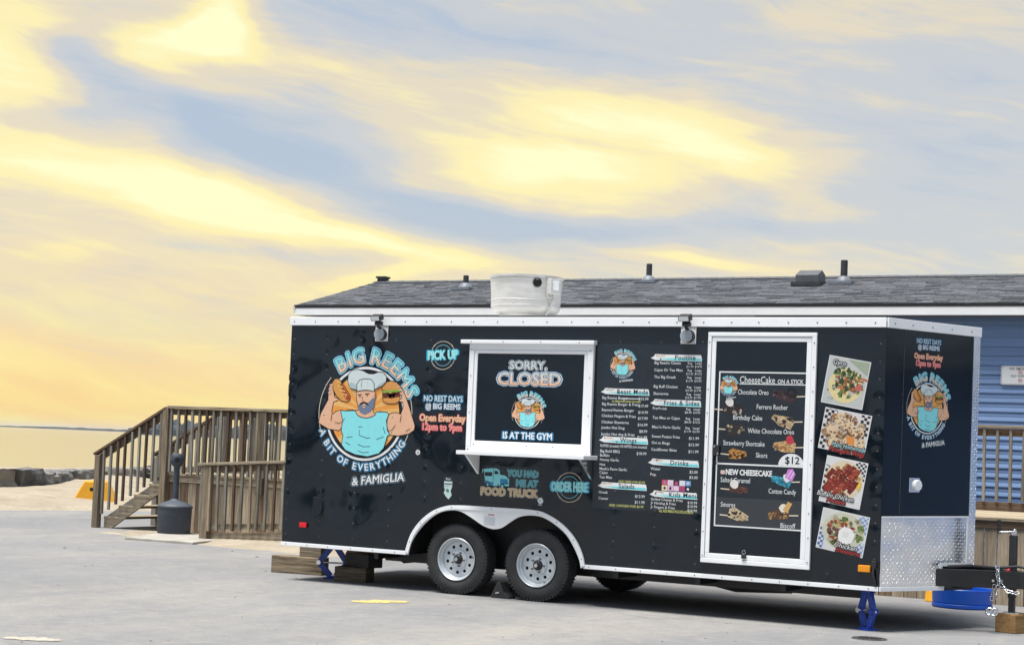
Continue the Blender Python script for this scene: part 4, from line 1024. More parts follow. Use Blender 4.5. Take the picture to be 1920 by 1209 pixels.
# roof cable behind the rail
q = MB(); q.tube([(x_, .03 + .01 * math.sin(x_ * 3), ZT + .010 + .004 * math.sin(x_ * 5)) for x_ in [1.05 + .17 * i for i in range(24)]], .010, 6); q.build('roof_cable', M_plastic, tr, smooth=60)

# ---------------------------------------------------------------- exhaust fan on the roof
fx, fy = 2.165, .98
FM = Matrix.Translation((fx, fy, 0))
def fan_frame(a, z, r=.362): # local frame on the bowl wall, a measured from +x
    c, s_ = math.cos(a), math.sin(a); return Matrix(((-s_, 0, c, fx + r * c), (c, 0, s_, fy + r * s_), (0, 1, 0, z), (0, 0, 0, 1)))
q = MB(); q.box(fx - .25, fx + .25, fy - .25, fy + .25, ZT - .01, ZT + .055); ef = q.build('exhaust_fan', M_fan, tr, bevel=.004)
q = MB(); q.lathe([(.20, 2.755), (.262, 2.764), (.322, 2.790), (.345, 2.818), (.347, 2.838), (.354, 2.842), (.354, 2.852), (.350, 2.855), (.354, 2.95), (.366, 3.128), (.378, 3.134), (.378, 3.150), (.368, 3.152), (.352, 3.13), (.338, 2.95), (.325, 2.86)], FM, 56); bowl = q.build('fan_bowl', M_fan, ef, smooth=35)
q = MB()
for zz in (2.905, 3.105): q.lathe([(.354 + (zz - 2.95) * .067, zz - .006), (.3585 + (zz - 2.95) * .067, zz), (.354 + (zz - 2.95) * .067, zz + .006)], FM, 48)
for k_ in range(12):
    a = R(k_ * 30 + 8); dome(q, fan_frame(a, 2.872, .351), .008, .006)
q.build('bowl_seams', M_screw if False else M_fan, ef, smooth=40)
q = MB(); q.lathe([(.335, 3.02), (.20, 3.06), (.0005, 3.07)], FM, 32); q.build('motor_cover', M_fan, ef, smooth=40)
q = MB(); q.lathe([(.255, 2.70), (.258, 2.705), (.256, 2.745), (.262, 2.768)], FM, 40); q.build('fan_neck', M_fan, ef)
a_hole = R(-45)
q = MB(); q.lathe([(.046, -.012), (.046, .010), (.036, .012), (.034, -.004)], fan_frame(a_hole, 3.07), 24); bh = q.build('knockout_ring', M_plastic, ef, smooth=40)
q = MB(); q.lathe([(.035, .003), (.0005, .003)], fan_frame(a_hole, 3.07), 20); q.build('knockout_hole', M_dark, ef)
a_box = R(-19)
q = MB(); q.box(-.065, .065, -.085, .070, -.01, .065, M=fan_frame(a_box, 3.05)); sb = q.build('switch_box', M_fan, ef, bevel=.004)
q = MB(); q.box(-.036, .036, -.045, .045, .0655, .074, M=fan_frame(a_box, 3.05)); q.build('switch_plate', M_white, ef, bevel=.003)
cM = fan_frame(a_box, 3.04)
q = MB(); q.tube([cM @ Vector((0, -.075, .03)), cM @ Vector((.0, -.11, .035)), cM @ Vector((-.005, -.17, .02)), cM @ Vector((-.02, -.24, .005)), cM @ Vector((-.03, -.29, -.04))], .010, 8); q.tube([cM @ Vector((-.06, -.05, .02)), cM @ Vector((-.075, -.085, .02)), cM @ Vector((-.05, -.11, .02)), cM @ Vector((-.01, -.105, .03))], .008, 8); q.build('conduit', M_fan, ef, smooth=60)

# ---------------------------------------------------------------- small fittings
q = MB(); q.box(5.985, 6.090, -.030, -.001, .502, .560); q.build('marker_light', M_amber, tr, bevel=.006, label='amber marker light low at the front')
q = MB(); q.box(.220, .305, -.026, -.001, .540, .590); q.build('marker_light', M_red, tr, bevel=.006, label='red marker light low at the rear')
q = MB(); q.box(6.10, 6.14, -.026, -.001, .535, .60); ca = q.build('cable_socket', M_plastic, tr, bevel=.004)
q = MB(); q.tube([(6.115, -.018, .535), (6.118, -.03, .49), (6.13, -.025, .44), (6.14, -.012, .39)], .010, 8); q.build('cable', M_plastic, ca, smooth=50)
pts = [(-.05, -.09), (.02, -.09), (.05, -.06), (.062, 0), (.05, .06), (.02, .09), (-.05, .09)]
q = MB(); q.prism(pts, on_side(.425, .757), .022); vf = q.build('vent_flap', M_black_flat, tr, bevel=.004)
q = MB(); q.prism([(a * 1.16, b * 1.12) for a, b in pts], on_side(.425, .757), .008); q.build('vent_bezel', M_plastic, vf)
q = MB(); q.box(-.022, -.001, .02, .06, 1.86, 1.98); q.box(-.022, -.001, .02, .06, 2.02, 2.08); q.build('rear_hinge', M_frame, tr)

# ---------------------------------------------------------------- tongue, coupler, jack, chains
q = MB()
A0, A1 = (5.65, .18), (7.10, 1.02)
q.bar((A0[0], A0[1] - .02, .46), (A1[0], A1[1], .46), .06, .15); q.bar((A0[0], TW - A0[1] + .02, .46), (A1[0], TW - A1[1], .46), .06, .15)
q.box(6.98, 7.32, NYC - .07, NYC + .07, .385, .535); tg = q.build('tongue', M_frame, tr, bevel=.004)
q = MB(); q.box(7.30, 7.52, NYC - .045, NYC + .045, .43, .52); q.lathe([(.055, .40), (.062, .46), (.05, .50), (.001, .515)], Matrix.Translation((7.55, NYC, 0)), 20); q.build('coupler', M_frame, tg, smooth=40)
q = MB(); q.tube([(6.58, .64, .56), (6.75, .75, .575), (6.95, .93, .56), (7.1, 1.0, .58), (7.3, 1.03, .55)], .012, 8); q.build('brake_cable', M_plastic, tg, smooth=50)
q = MB(); q.cyl((6.985, .935, .45), (6.985, .905, .45), .012, n=10); q.cyl((6.92, .895, .46), (6.92, .868, .45), .012, n=10); q.build('bolt', M_chrome, tg)
JX, JY = 7.045, 1.06
q = MB(); q.box(JX - .032, JX + .032, JY - .032, JY + .032, .30, .845); jk = q.build('tongue_jack', M_plastic, tr, bevel=.006)
q = MB(); q.box(JX - .026, JX + .026, JY - .026, JY + .026, .172, .30); q.build('jack_foot_tube', M_plastic, jk)
q = MB(); q.box(JX - .07, JX + .07, JY - .055, JY + .055, .164, .176); q.build('jack_foot', M_chrome, jk, bevel=.003)
q = MB(); q.cyl((JX, JY, .845), (JX, JY, .875), .030, n=16); q.bar((JX + .03, JY - .02, .880), (JX - .12, JY - .05, .868), .034, .012); q.cyl((JX + .01, JY - .015, .86), (JX + .01, JY - .02, .90), .016, n=12); ck = q.build('crank_arm', M_chrome, jk, smooth=40, bevel=.002)
q = MB(); q.cyl((JX - .115, JY - .05, .855), (JX - .120, JY - .055, .975), .015, .017, n=12); q.build('crank_grip', M_plastic, jk, smooth=40)
q = MB(); q.cyl((JX - .035, JY - .09, .54), (JX - .005, JY - .09, .545), .020, n=12); q.build('plug', mat('red_plug', (.5, .02, .05), rough=.5), tg)
def chain(pts, par):
    path = []
    P = [Vector(p) for p in pts]
    for i in range(len(P) - 1):
        L_ = (P[i + 1] - P[i]).length; n = max(1, int(L_ / .034))
        path += [P[i].lerp(P[i + 1], k_ / n) for k_ in range(n)]
    for i in range(len(path) - 1):
        d_ = (path[i + 1] - path[i]).normalized(); s_ = d_.orthogonal().normalized(); u_ = d_.cross(s_)
        if i % 2: s_, u_ = u_, -s_
        M = Matrix(((d_.x, s_.x, u_.x, path[i].x), (d_.y, s_.y, u_.y, path[i].y), (d_.z, s_.z, u_.z, path[i].z), (0, 0, 0, 1)))
        q = MB(); q.torus(M, .0155, .0045, 12, 6, sx=1.35); q.build('chain_link', M_chrome, par, smooth=60)
chain([(6.955, .84, .57), (6.965, .83, .50), (7.00, .83, .42), (7.06, .83, .37), (7.13, .84, .36), (7.2, .9, .40)], tg)
chain([(6.965, .83, .56), (6.975, .82, .44), (6.965, .82, .32), (6.945, .82, .22)], tg)
chain([(6.93, .86, .40), (6.915, .85, .30), (6.905, .84, .22)], tg)
for hx, hy in ((6.945, .82), (6.905, .835)):
    q = MB(); q.torus(Matrix.Translation((hx, hy, .185)) @ Matrix.Rotation(R(80), 4, 'X'), .030, .009, 16, 8); q.build('chain_hook', M_chrome, tg, smooth=60)
# ================================================================== PRINT ON THE TRAILER
CY = ink(150, 244, 250); BL = ink(40, 150, 205); NV = ink(14, 32, 52); WH = ink(250, 252, 252); PE = ink(255, 205, 165); PK = ink(255, 140, 125)
OR = ink(255, 170, 75); OL = ink(255, 200, 120); SK = ink(250, 196, 160); BKI = ink(10, 12, 16); HATC = ink(225, 238, 238); HATS = ink(190, 208, 210); BEARD = ink(120, 135, 160)
BUN = ink(236, 165, 85); SAUS = ink(180, 70, 40); MUST = ink(255, 225, 120); LET = ink(150, 190, 70); PAT = ink(110, 50, 28); CHZ = ink(255, 200, 80); CREAM = ink(240, 225, 200); TEAL = ink(105, 225, 235)
def grad_mat(name, stops, mode):
    m, nt, b = base_mat(name); N = nt.nodes; L = nt.links; tc = N.new('ShaderNodeTexCoord')
    rp = N.new('ShaderNodeValToRGB'); e = rp.color_ramp.elements
    while len(e) < len(stops): e.new(.5)
    for el, (p_, c) in zip(e, stops): el.position = p_; el.color = c
    if mode == 'radial':
        ln = N.new('ShaderNodeVectorMath'); ln.operation = 'LENGTH'; L.new(tc.outputs['Object'], ln.inputs[0]); L.new(ln.outputs['Value'], rp.inputs[0])
    else:
        sp = N.new('ShaderNodeSeparateXYZ'); L.new(tc.outputs['Object'], sp.inputs[0])
        mr = N.new('ShaderNodeMapRange'); mr.inputs[1].default_value = mode[0]; mr.inputs[2].default_value = mode[1]; L.new(sp.outputs[1], mr.inputs[0]); L.new(mr.outputs[0], rp.inputs[0])
    L.new(rp.outputs[0], b.inputs['Base Color']); b.inputs['Roughness'].default_value = .38
    return m
G_big = grad_mat('letters_peach_to_cyan', [(.50, rgb(255, 205, 165, INK)), (.555, rgb(250, 225, 205, INK)), (.60, rgb(150, 236, 245, INK)), (.66, rgb(130, 230, 245, INK))], 'radial')

def zc(a, b):   # picture units of the emblem -> metres about its centre
    return ((a - 405) * .001454 + (b - 585) * .0000655, -(b - 585) * .001227 + (a - 405) * .0000407)
def Z(pts): return [zc(a, b) for a, b in pts]
def emblem(full=True, arcs=True, famiglia=True, gym=False):
    d = Dec()
    d.ring(0, 0, .545, .552, CREAM, a0=-30, a1=35); d.ring(0, 0, .545, .552, CREAM, a0=140, a1=205)
    d.disc(0, 0, .466, WH, 64); d.up(); d.disc(0, 0, .442, BKI, 64); d.up(); d.disc(0, 0, .402, OR, 64); d.up()
    for k_ in range(18):
        a = R(k_ * 20); b = R(k_ * 20 + 9); d.poly([(0, .02), (.40 * math.cos(a), .40 * math.sin(a)), (.40 * math.cos((a + b) / 2), .40 * math.sin((a + b) / 2)), (.40 * math.cos(b), .40 * math.sin(b))], OL)
    d.up()
    W = .0075
    def shape(pts, m, w=W):
        pz = Z(pts); d.poly(pz, m); d.up(); d.line(pz + [pz[0]], w, BKI); d.up()
    z0_ = d.z; d.arc('BIG REEMS', 0, 0, .568, .212, BL, -32, 67, bold=.115, sx=1.0); d.up()
    d.arc('BIG REEMS', 0, 0, .568, .212, ink(190, 245, 250), -32, 67, bold=.085); d.up(); d.arc('BIG REEMS', 0, 0, .568, .212, NV, -32, 67, bold=.048); d.up(); d.arc('BIG REEMS', 0, 0, .568, .212, G_big, -32, 67, bold=.020); d.up()
    # arms
    shape([(140, 590), (170, 565), (215, 555), (232, 620), (226, 690), (195, 722), (110, 710), (25, 660), (45, 580), (105, 470), (108, 410), (118, 350), (145, 330), (150, 400), (160, 450), (190, 462), (188, 475), (150, 490), (136, 560)], SK)
    shape([(590, 600), (620, 580), (660, 575), (695, 590), (714, 530), (712, 492), (668, 490), (672, 478), (702, 462), (694, 390), (668, 352), (682, 345), (732, 440), (762, 530), (806, 680), (800, 715), (760, 745), (680, 762), (610, 757), (582, 700)], SK)
    # hot dog and burger
    shape([(160, 300), (190, 298), (215, 328), (248, 372), (288, 440), (290, 470), (262, 490), (215, 480), (175, 440), (148, 390), (142, 330)], BUN)
    d.poly(Z([(190, 318), (215, 332), (286, 446), (286, 468), (262, 478), (238, 450)]), SAUS); d.up()
    d.line(Z([(182, 322), (212, 332), (190, 358), (226, 366), (204, 392), (244, 402), (224, 428), (264, 430), (244, 452)]), .013, MUST); d.up()
    shape([(545, 398), (550, 355), (580, 330), (625, 322), (665, 335), (687, 365), (688, 392), (620, 402)], BUN)
    shape([(550, 458), (690, 448), (686, 485), (652, 505), (592, 505), (556, 490)], BUN)
    d.poly(Z([(546, 418), (692, 408), (692, 446), (620, 464), (550, 448)]), PAT); d.poly(Z([(570, 430), (690, 420), (650, 436), (640, 468), (628, 440), (612, 470), (600, 440)]), CHZ); d.up()
    d.poly(Z([(540, 402), (692, 390), (694, 404), (660, 414), (640, 408), (615, 424), (590, 412), (566, 420)]), LET); d.up()
    for a, b in ((590, 350), (615, 338), (640, 352), (660, 345), (605, 370)): d.disc(*zc(a, b), .005, CREAM, 6)
    for a, b in ((120, 352), (112, 385), (108, 415), (690, 372), (704, 398), (712, 428)): d.line(Z([(a, b), (a + (30 if a < 400 else -22), b - 8)]), .016, SK)
    d.up()
    # shirt
    shape([(210, 556), (245, 562), (330, 560), (345, 590), (378, 612), (420, 618), (465, 608), (490, 590), (500, 570), (585, 572), (600, 592), (582, 640), (590, 720), (608, 750), (590, 762), (560, 860), (520, 905), (430, 930), (330, 915), (250, 880), (218, 835), (230, 760), (216, 720), (228, 640)], CY)
    for ln in ([(365, 715), (363, 758), (420, 782), (452, 778)], [(500, 792), (560, 770)], [(258, 778), (310, 770)], [(352, 690), (390, 690)], [(250, 815), (290, 838)], [(350, 832), (400, 852), (450, 848)], [(352, 885), (400, 900), (440, 892)], [(555, 690), (572, 745)], [(222, 660), (244, 622)], [(330, 560), (300, 552), (262, 556)], [(500, 572), (540, 565)]): d.line(Z(ln), .006, BKI)
    for ln in ([(160, 655), (200, 662), (222, 652)], [(590, 700), (598, 725), (625, 715), (655, 675)], [(700, 600), (690, 650)], [(735, 725), (770, 705)], [(138, 590), (130, 640)]): d.line(Z(ln), .006, BKI)
    d.up()
    # head
    shape([(332, 560), (360, 555), (470, 540), (478, 575), (498, 590), (462, 612), (420, 620), (375, 612), (344, 592)], SK)
    shape([(338, 440), (345, 395), (485, 395), (496, 425), (498, 455), (488, 470), (484, 520), (455, 568), (410, 590), (375, 575), (355, 530), (342, 470)], SK)
    d.poly(Z([(356, 520), (372, 500), (400, 492), (432, 500), (462, 470), (478, 452), (489, 470), (484, 525), (455, 570), (410, 592), (374, 577), (358, 550)]), BEARD); d.up()
    d.disc(*zc(402, 520), .020, SK, 14); d.up(); d.poly(Z([(358, 518), (378, 494), (404, 487), (430, 497), (444, 520), (418, 508), (404, 503), (386, 508)]), BKI); d.line(Z([(390, 522), (418, 520)]), .006, BKI)
    d.line(Z([(352, 434), (384, 430)]), .010, BKI); d.line(Z([(410, 426), (446, 424)]), .010, BKI); d.disc(*zc(370, 447), .008, BKI, 8); d.disc(*zc(428, 438), .008, BKI, 8); d.line(Z([(392, 445), (386, 478), (400, 484)]), .005, BKI); d.line(Z([(490, 430), (488, 455)]), .006, BKI); d.up()
    # hat
    shape([(270, 320), (275, 270), (300, 235), (350, 224), (400, 240), (440, 262), (480, 264), (520, 250), (560, 254), (585, 290), (580, 330), (550, 362), (500, 385), (485, 392), (345, 394), (300, 382), (278, 350)], HATC)
    d.poly(Z([(278, 345), (290, 372), (345, 390), (345, 350), (300, 330)]), HATS); d.poly(Z([(500, 380), (550, 358), (575, 325), (520, 350)]), HATS); d.up()
    shape([(345, 404), (345, 345), (368, 312), (400, 304), (430, 303), (466, 312), (486, 345), (486, 404), (450, 398), (415, 394), (375, 398)], HATC)
    d.line(Z([(388, 318), (380, 372)]), .005, BKI); d.line(Z([(432, 316), (436, 372)]), .005, HATS); d.up()
    d.z = LAYER
    if arcs:
        for m, b in ((BL, .14), (NV, .065), (WH, .022)): d.arc('A BIT OF EVERYTHING', 0, 0, .533, .098, m, 180 + 68, 180 - 57, bold=b, inside=True); d.up()
    if famiglia:
        x_, y_ = zc(508, 1112)
        d.z = LAYER
        for m, b in ((ink(150, 190, 205), .12), (NV, .09), (WH, .02)): d.text('& FAMIGLIA', x_, y_, .115, m, bold=b, rot=7, shear=.15, width=.60 + b * .1); d.up()
    return d
E1 = emblem().mesh('chef_emblem'); E2 = emblem(arcs=False, famiglia=False).mesh('chef_emblem')
def place_emblem(par, M, sc, me=E1, sx=1.0, label=None):
    o = link('chef_emblem', me, par, M @ Matrix.Diagonal((sc * sx, sc, 1, 1)))
    if label: o['label'] = label
    return o
place_emblem(tr, on_side(.930, 1.703), 1.0, label='large round chef emblem at the rear of the side')
place_emblem(hp, on_side(2.765, 1.757, -.022), .315, E2, sx=.98)
place_emblem(tr, on_nose(.535, 1.915), .475, label='round chef emblem on the nose')

def lettering(body_list, par, M, name='lettering', label=None):
    d = Dec()
    for it in body_list: it(d)
    return d.build(name, par, M, label)
G_cy = grad_mat('letters_cyan_fade', [(.0, rgb(120, 215, 240, INK)), (1.0, rgb(235, 250, 252, INK))], (-.05, .05))
G_cl = grad_mat('letters_closed_fade', [(.0, rgb(255, 185, 130, INK)), (.45, rgb(252, 225, 205, INK)), (1.0, rgb(225, 240, 245, INK))], (-.07, .07))
# PICK UP / ORDER HERE on thin rings
for (x_, z_, body, wd, hs, rt) in ((1.800, 2.292, 'PICK UP', .355, .128, 2.5), (3.222, 1.083, 'ORDER HERE', .395, .125, 1.0)):
    d = Dec(); d.ring(0, 0, .134, .139, CREAM, 48); d.ring(0, 0, .098, .104, ink(120, 190, 205), 40)
    for a in (45, 135, 225, 315): d.disc(.137 * math.cos(R(a)), .137 * math.sin(R(a)), .007, CREAM, 8)
    d.up(); d.text(body, .0, 0, hs, BL, bold=.075, rot=rt, width=wd); d.up(); d.text(body, 0, 0, hs, TEAL, bold=.055, rot=rt, width=wd - .012); d.up(); d.text(body, 0, 0, hs * .92, ink(190, 252, 252), bold=.02, rot=rt, width=wd - .035)
    d.build('ring_lettering', tr, on_side(x_, z_))
# opening hours, side and nose
def hours(par, M, k):
    d = Dec()
    for body, y_, sz, wd, ls in (('NO REST DAYS', .105, .082, .430, ((BL, .10), (NV, .045), (G_cy, .012))), ('@ BIG REEMS', .030, .078, .385, ((BL, .09), (NV, .05), (WH, .02))), ('Open Everyday', -.082, .095, .505, ((ink(205, 110, 95), .09), (PE, .035))), ('12pm to 9pm', -.170, .095, .430, ((ink(215, 85, 85), .09), (ink(255, 165, 155), .03)))):
        for m, b in ls: d.text(body, 0, y_, sz, m, bold=b, width=wd + b * .12); d.up()
        d.z = LAYER
    o = link('opening_hours', d.mesh('opening_hours'), par, M @ Matrix.Diagonal((k, k, 1, 1))); return o
hours(tr, on_side(1.825, 1.765), 1.0); hours(tr, on_nose(.532, 2.418), .70)
# hatch: SORRY, CLOSED ... IS AT THE GYM
d = Dec()
for m, b in ((WH, .10), (NV, .065), (G_cy, .02)): d.text('SORRY,', 0, .132, .108, m, bold=b, width=.385 + b * .12); d.up()
d.build('lettering', hp, on_side(2.748, 2.072, -.022))
d = Dec()
for m, b in ((BL, .11), (WH, .085), (NV, .055), (G_cl, .022)): d.text('CLOSED', 0, 0, .165, m, bold=b, width=.665 + b * .15); d.up()
d.build('lettering', hp, on_side(2.765, 2.072, -.022))
d = Dec()
for m, b in ((BL, .11), (NV, .045), (WH, .02)): d.text('IS AT THE GYM', 0, 0, .088, m, bold=b, width=.515 + b * .12); d.up()
d.build('lettering', hp, on_side(2.770, 1.541, -.022))
# YOU HAD ME AT FOOD TRUCK with a small truck
d = Dec(); d.rect(-.315, -.148, .315, .148, M_vinyl); d.up()
for body, x_, y_, wd, ls, al in (('YOU HAD', .295, .085, .315, ((CY, .085), (NV, .04), (ink(120, 205, 225), .0)), 'r'), ('ME AT', .295, -.005, .215, ((CY, .085), (NV, .04), (ink(120, 205, 225), .0)), 'r')):
    for m, b in ls: d.text(body, x_ + b * .05, y_, .085, m, bold=b, align=al, width=wd + b * .1); d.up()
for m, b in ((CREAM, .09), (NV, .035), (ink(250, 215, 160), .012)): d.text('FOOD TRUCK', .0, -.098, .100, m, bold=b, width=.595 + b * .1); d.up()
d.z = LAYER * 2
d.poly([(-.285, .115), (-.18, .128), (-.18, -.01), (-.265, .01)], CY); d.poly([(-.175, .128), (-.115, .120), (-.105, .07), (-.045, .06), (-.005, .03), (-.005, -.035), (-.175, -.04)], CY); d.up()
d.poly([(-.275, .085), (-.19, .09), (-.19, .05), (-.268, .05)], NV); d.poly([(-.165, .105), (-.13, .10), (-.122, .072), (-.165, .072)], NV); d.line([(-.29, .115), (-.3, .08)], .008, CY); d.poly([(-.275, .005), (-.18, -.012), (-.18, -.040), (-.255, -.022)], BL); d.rect(-.10, -.02, -.02, .03, BL); d.up(); d.disc(-.235, -.03, .022, NV, 16); d.disc(-.075, -.038, .026, NV, 16); d.up(); d.disc(-.235, -.03, .011, CY, 10); d.disc(-.075, -.038, .013, CY, 10); d.rect(-.05, -.012, -.01, -.004, NV)
d.build('truck_slogan', tr, on_side(2.590, 1.100))
# small stickers
d = Dec(); d.rect(-.052, .055, .052, .105, M_vinyl); d.up(); d.rect(-.045, .012, .045, .062, ink(205, 225, 225)); d.up(); d.rect(-.04, .03, .04, .042, ink(60, 90, 90)); d.poly([(-.045, .008), (.045, .012), (.03, -.03), (.045, -.07), (.012, -.11), (-.02, -.085), (-.045, -.05), (-.032, -.02)], ink(205, 232, 225)); d.up(); d.blob(0, -.03, .018, ink(90, 130, 125)); d.text('Best', 0, .085, .03, WH); d.build('sticker', tr, on_side(1.921, 1.018))
d = Dec(); d.blob(0, .0, .030, WH, 10, .12); d.up(); d.rect(-.02, -.042, .02, -.036, WH); d.blob(0, 0, .014, ink(205, 215, 220)); d.build('sticker', tr, on_side(2.924, .945))
d = Dec(); d.disc(0, 0, .026, ink(240, 240, 240), 16); d.up(); d.disc(.002, -.002, .012, ink(150, 155, 160), 12); d.build('sticker', tr, on_side(1.565, 1.345))

# ---------------------------------------------------------------- menu board
def banner(d, x0, x1, z, title, tx):
    d.poly([(x0, z - .004), (x0 + .03, z + .012), (x0 + .045, z + .034), (x0 + .12, z + .030), (x1 - .012, z + .028), (x1 - .004, z + .006), (x1, z - .030), (x0 + .20, z - .026), (x0 + .05, z - .022)], WH); d.up()
    d.poly([(x0 + .055, z - .004), (x1 - .010, z - .004), (x1 - .006, z - .026), (x0 + .20, z - .022)], ink(120, 232, 240)); 
    for i in range(7): d.blob(x0 + .055 + i * .013, z + .018 + random.uniform(-.005, .005), .006, random.choice((BUN, PAT, ink(190, 150, 100))), 6)
    d.up(); d.text(title, tx, z + .001, .060, ink(14, 20, 30), bold=.016, space=1.1); d.z -= 2 * LAYER
WHT = ink(240, 244, 245); YEL = ink(235, 235, 140)
d = Dec(); d.rect(3.462, .906, 4.552, 2.420, M_vinyl); d.up(); d.rect(4.02, .918, 4.548, 1.215, mat('menu_vinyl_patch', (.016, .018, .022), rough=.25)); d.up()
banner(d, 3.505, 3.993, 1.979, 'Beast Mode', 3.825); banner(d, 3.505, 3.998, 1.536, 'Wings', 3.80); banner(d, 3.510, 4.002, 1.118, 'Salads', 3.80)
banner(d, 3.992, 4.492, 2.296, 'Poutine', 4.33); banner(d, 4.003, 4.500, 1.888, 'Fries & Sides', 4.31); banner(d, 4.003, 4.500, 1.350, 'Drinks', 4.31); banner(d, 4.030, 4.496, 1.064, 'Kids Menu', 4.36)
SZ = .036
def zl(y): return 1.977 - .00491 * (y - 734)
def zr(y): return 2.298 - .00484 * (y - 670)
for y_, body, pr, py in ((745.4, 'Big Reems Burger', '$15.99', 746), (757, 'Big Reems Burger & Fries', '$17.49', 759), (768, 'Beyond Reems Burger', '$14.99', 771), (779, 'Chicken Fingers & Fries', '$17.99', 782), (790.7, 'Chicken Shawarma', '$16.99', 794), (801, 'Jumbo Hot Dog', '$8.99', 806), (813, 'Jumbo Hot dog & Fries', '$11.99', 817), (845, 'Big Bold BBQ', '$18.99', 847), (853, 'Buffalo', None, 0), (861, 'Honey Garlic', None, 0), (870, 'Hot', None, 0), (878, "Mash's Parm Garlic", None, 0), (885, 'Cajun', None, 0), (893.6, 'Tex Mex', None, 0), (921.7, 'Greek', '$12.99', 926), (933, 'Caesar', '$11.99', 937)):
    d.text(body, 3.523, zl(y_), SZ, WHT, align='l', bold=.005)
    if pr: d.text(pr, 3.985, zl(py), SZ, WHT, align='r', bold=.005)
d.rect(3.72, zl(746) - .003, 3.905, zl(746) + .004, WHT); d.text('ALL REEMS BURGERS SERVED WITH CHEESE', 3.62, zl(751.5), .022, YEL, align='l', bold=.01, width=.29)
d.text('RUFFED (breaded) OR RIPPED (non breaded)', 3.523, zl(835), .034, WHT, align='l', bold=.005, width=.465)
d.text('ADD FRIES FOR $3.99', 3.98, zl(900), .028, YEL, align='r', bold=.005); d.text('ADD CHICKEN FOR $5.99', 3.975, zl(945), .030, YEL, align='r', bold=.005)
for y_, body in ((680, 'Big Reems Classic'), (693.3, 'Cajun Or Tex Mex'), (706.5, 'The Big Greek'), (724.4, 'Big Buff Chicken'), (737.6, 'Shawarma'), (765, 'Fresh-cut'), (782.7, 'Tex Mex or Cajun'), (800, "Mash's Parm Garlic"), (817.6, 'Sweet Potato Fries'), (829.5, 'Onion Rings'), (842, 'Cauliflower Bites'), (878, 'Water'), (888.6, 'Pop')): d.text(body, 4.032, zr(y_), SZ, WHT, align='l', bold=.005)
for y_, a, b in ((680, '$11.99', '$14.99'), (693.3, '$12.25', '$15.25'), (706.5, '$12.99', '$15.99'), (724.4, '$15.99', '$17.99'), (737.6, '$15.99', '$17.99'), (765, '$8.99', '$10.99'), (782.7, '$8.25', '$10.25'), (800, '$11.99', '$12.99')):
    d.text('Reg', 4.378, zr(y_), .029, WHT, bold=.004); d.text('Large', 4.460, zr(y_), .029, WHT, bold=.004); d.text(a, 4.378, zr(y_ + 6.4), .028, WHT, width=.066); d.text(b, 4.460, zr(y_ + 6.4), .028, WHT, width=.066)
for y_, a in ((819, '$11.99'), (831, '$12.99'), (843.5, '$11.99'), (881, '$2.00'), (891, '$3.00')): d.text(a, 4.490, zr(y_), SZ, WHT, align='r', bold=.005)
for y_, a, b in ((934.5, 'Grilled Cheese & Fries', '$10.99'), (941.5, 'Jr Hotdog & Fries', '$10.99'), (949, 'Jr Fingers & Fries', '$10.99')): d.text(a, 4.045, zr(y_), .034, WHT, align='l', bold=.005); d.text(b, 4.495, zr(y_ + 3), .034, WHT, align='r', bold=.005)
d.text('ALL KIDS MEALS INCLUDE JUICEBOX', 4.13, zr(955.5), .034, YEL, align='l', bold=.006, width=.33)
cols = [(230, 80, 110), (245, 235, 240), (70, 40, 80), (240, 240, 245), (90, 170, 225), (250, 235, 200), (245, 200, 235), (240, 210, 245), (190, 70, 130), (30, 30, 40)]
for i, c in enumerate(cols):
    a, b = i % 5, i // 5; x0 = 4.148 + a * .0565; z0 = 1.150 - b * .049; d.rect(x0, z0, x0 + .054, z0 + .047, ink(*c)); d.up(); d.blob(x0 + .027, z0 + .022, .014, ink(*cols[(i * 3 + 4) % 10]), 7); d.z -= LAYER
mn = d.build('menu_board', tr, SIDE)
place_emblem(mn, on_side(3.715, 2.225, -.003), .222)

# ---------------------------------------------------------------- cheesecake poster on the door
DM = SIDE @ Matrix.Translation((0, 0, .020))
d = Dec(); d.rect(4.668, .812, 5.486, 2.182, M_vinyl); d.up(); d.frame(4.668, .812, 5.486, 2.182, .012, WH); d.rect(4.668, 1.358, 5.486, 1.372, WH); d.rect(4.862, 2.070, 5.474, 2.078, WH); d.rect(4.680, .824, 5.474, 1.070, mat('poster_grey', (.035, .040, .046), rough=.25)); d.up()
d.text('CheeseCake', 4.865, 2.108, .088, WHT, align='l', bold=.004, width=.325); d.text('ON A STICK', 5.215, 2.098, .052, WHT, align='l', bold=.02, width=.235)
for body, x_, z_, wd in (('Chocolate Oreo', 4.850, 2.000, .285), ('Ferrero Rocher', 5.030, 1.873, .285), ('Birthday Cake', 4.815, 1.775, .270), ('White Chocolate Oreo', 4.955, 1.662, .425), ('Strawberry Shortcake', 4.730, 1.548, .385), ('Skors', 5.038, 1.450, .105), ('Salted Caramel', 4.717, 1.222, .275), ('Cotton Candy', 5.165, 1.143, .250), ('Smores', 4.727, 1.005, .135), ('Biscoff', 5.285, .850, .135)): d.text(body, x_, z_, .062, WHT, align='l', bold=.004, width=wd)
d.text('NEW CHEESECAKE', 4.765, 1.292, .068, WH, align='l', bold=.035, width=.425); d.blob(4.735, 1.292, .020, ink(240, 210, 200), 8)
d.poly([(5.245, 1.372)] + [(5.363 + .118 * math.cos(R(t)), 1.372 + .105 * math.sin(R(t))) for t in range(180, -1, -15)], WH); d.up(); d.text('$12', 5.372, 1.415, .088, BKI, bold=.02); d.z -= LAYER
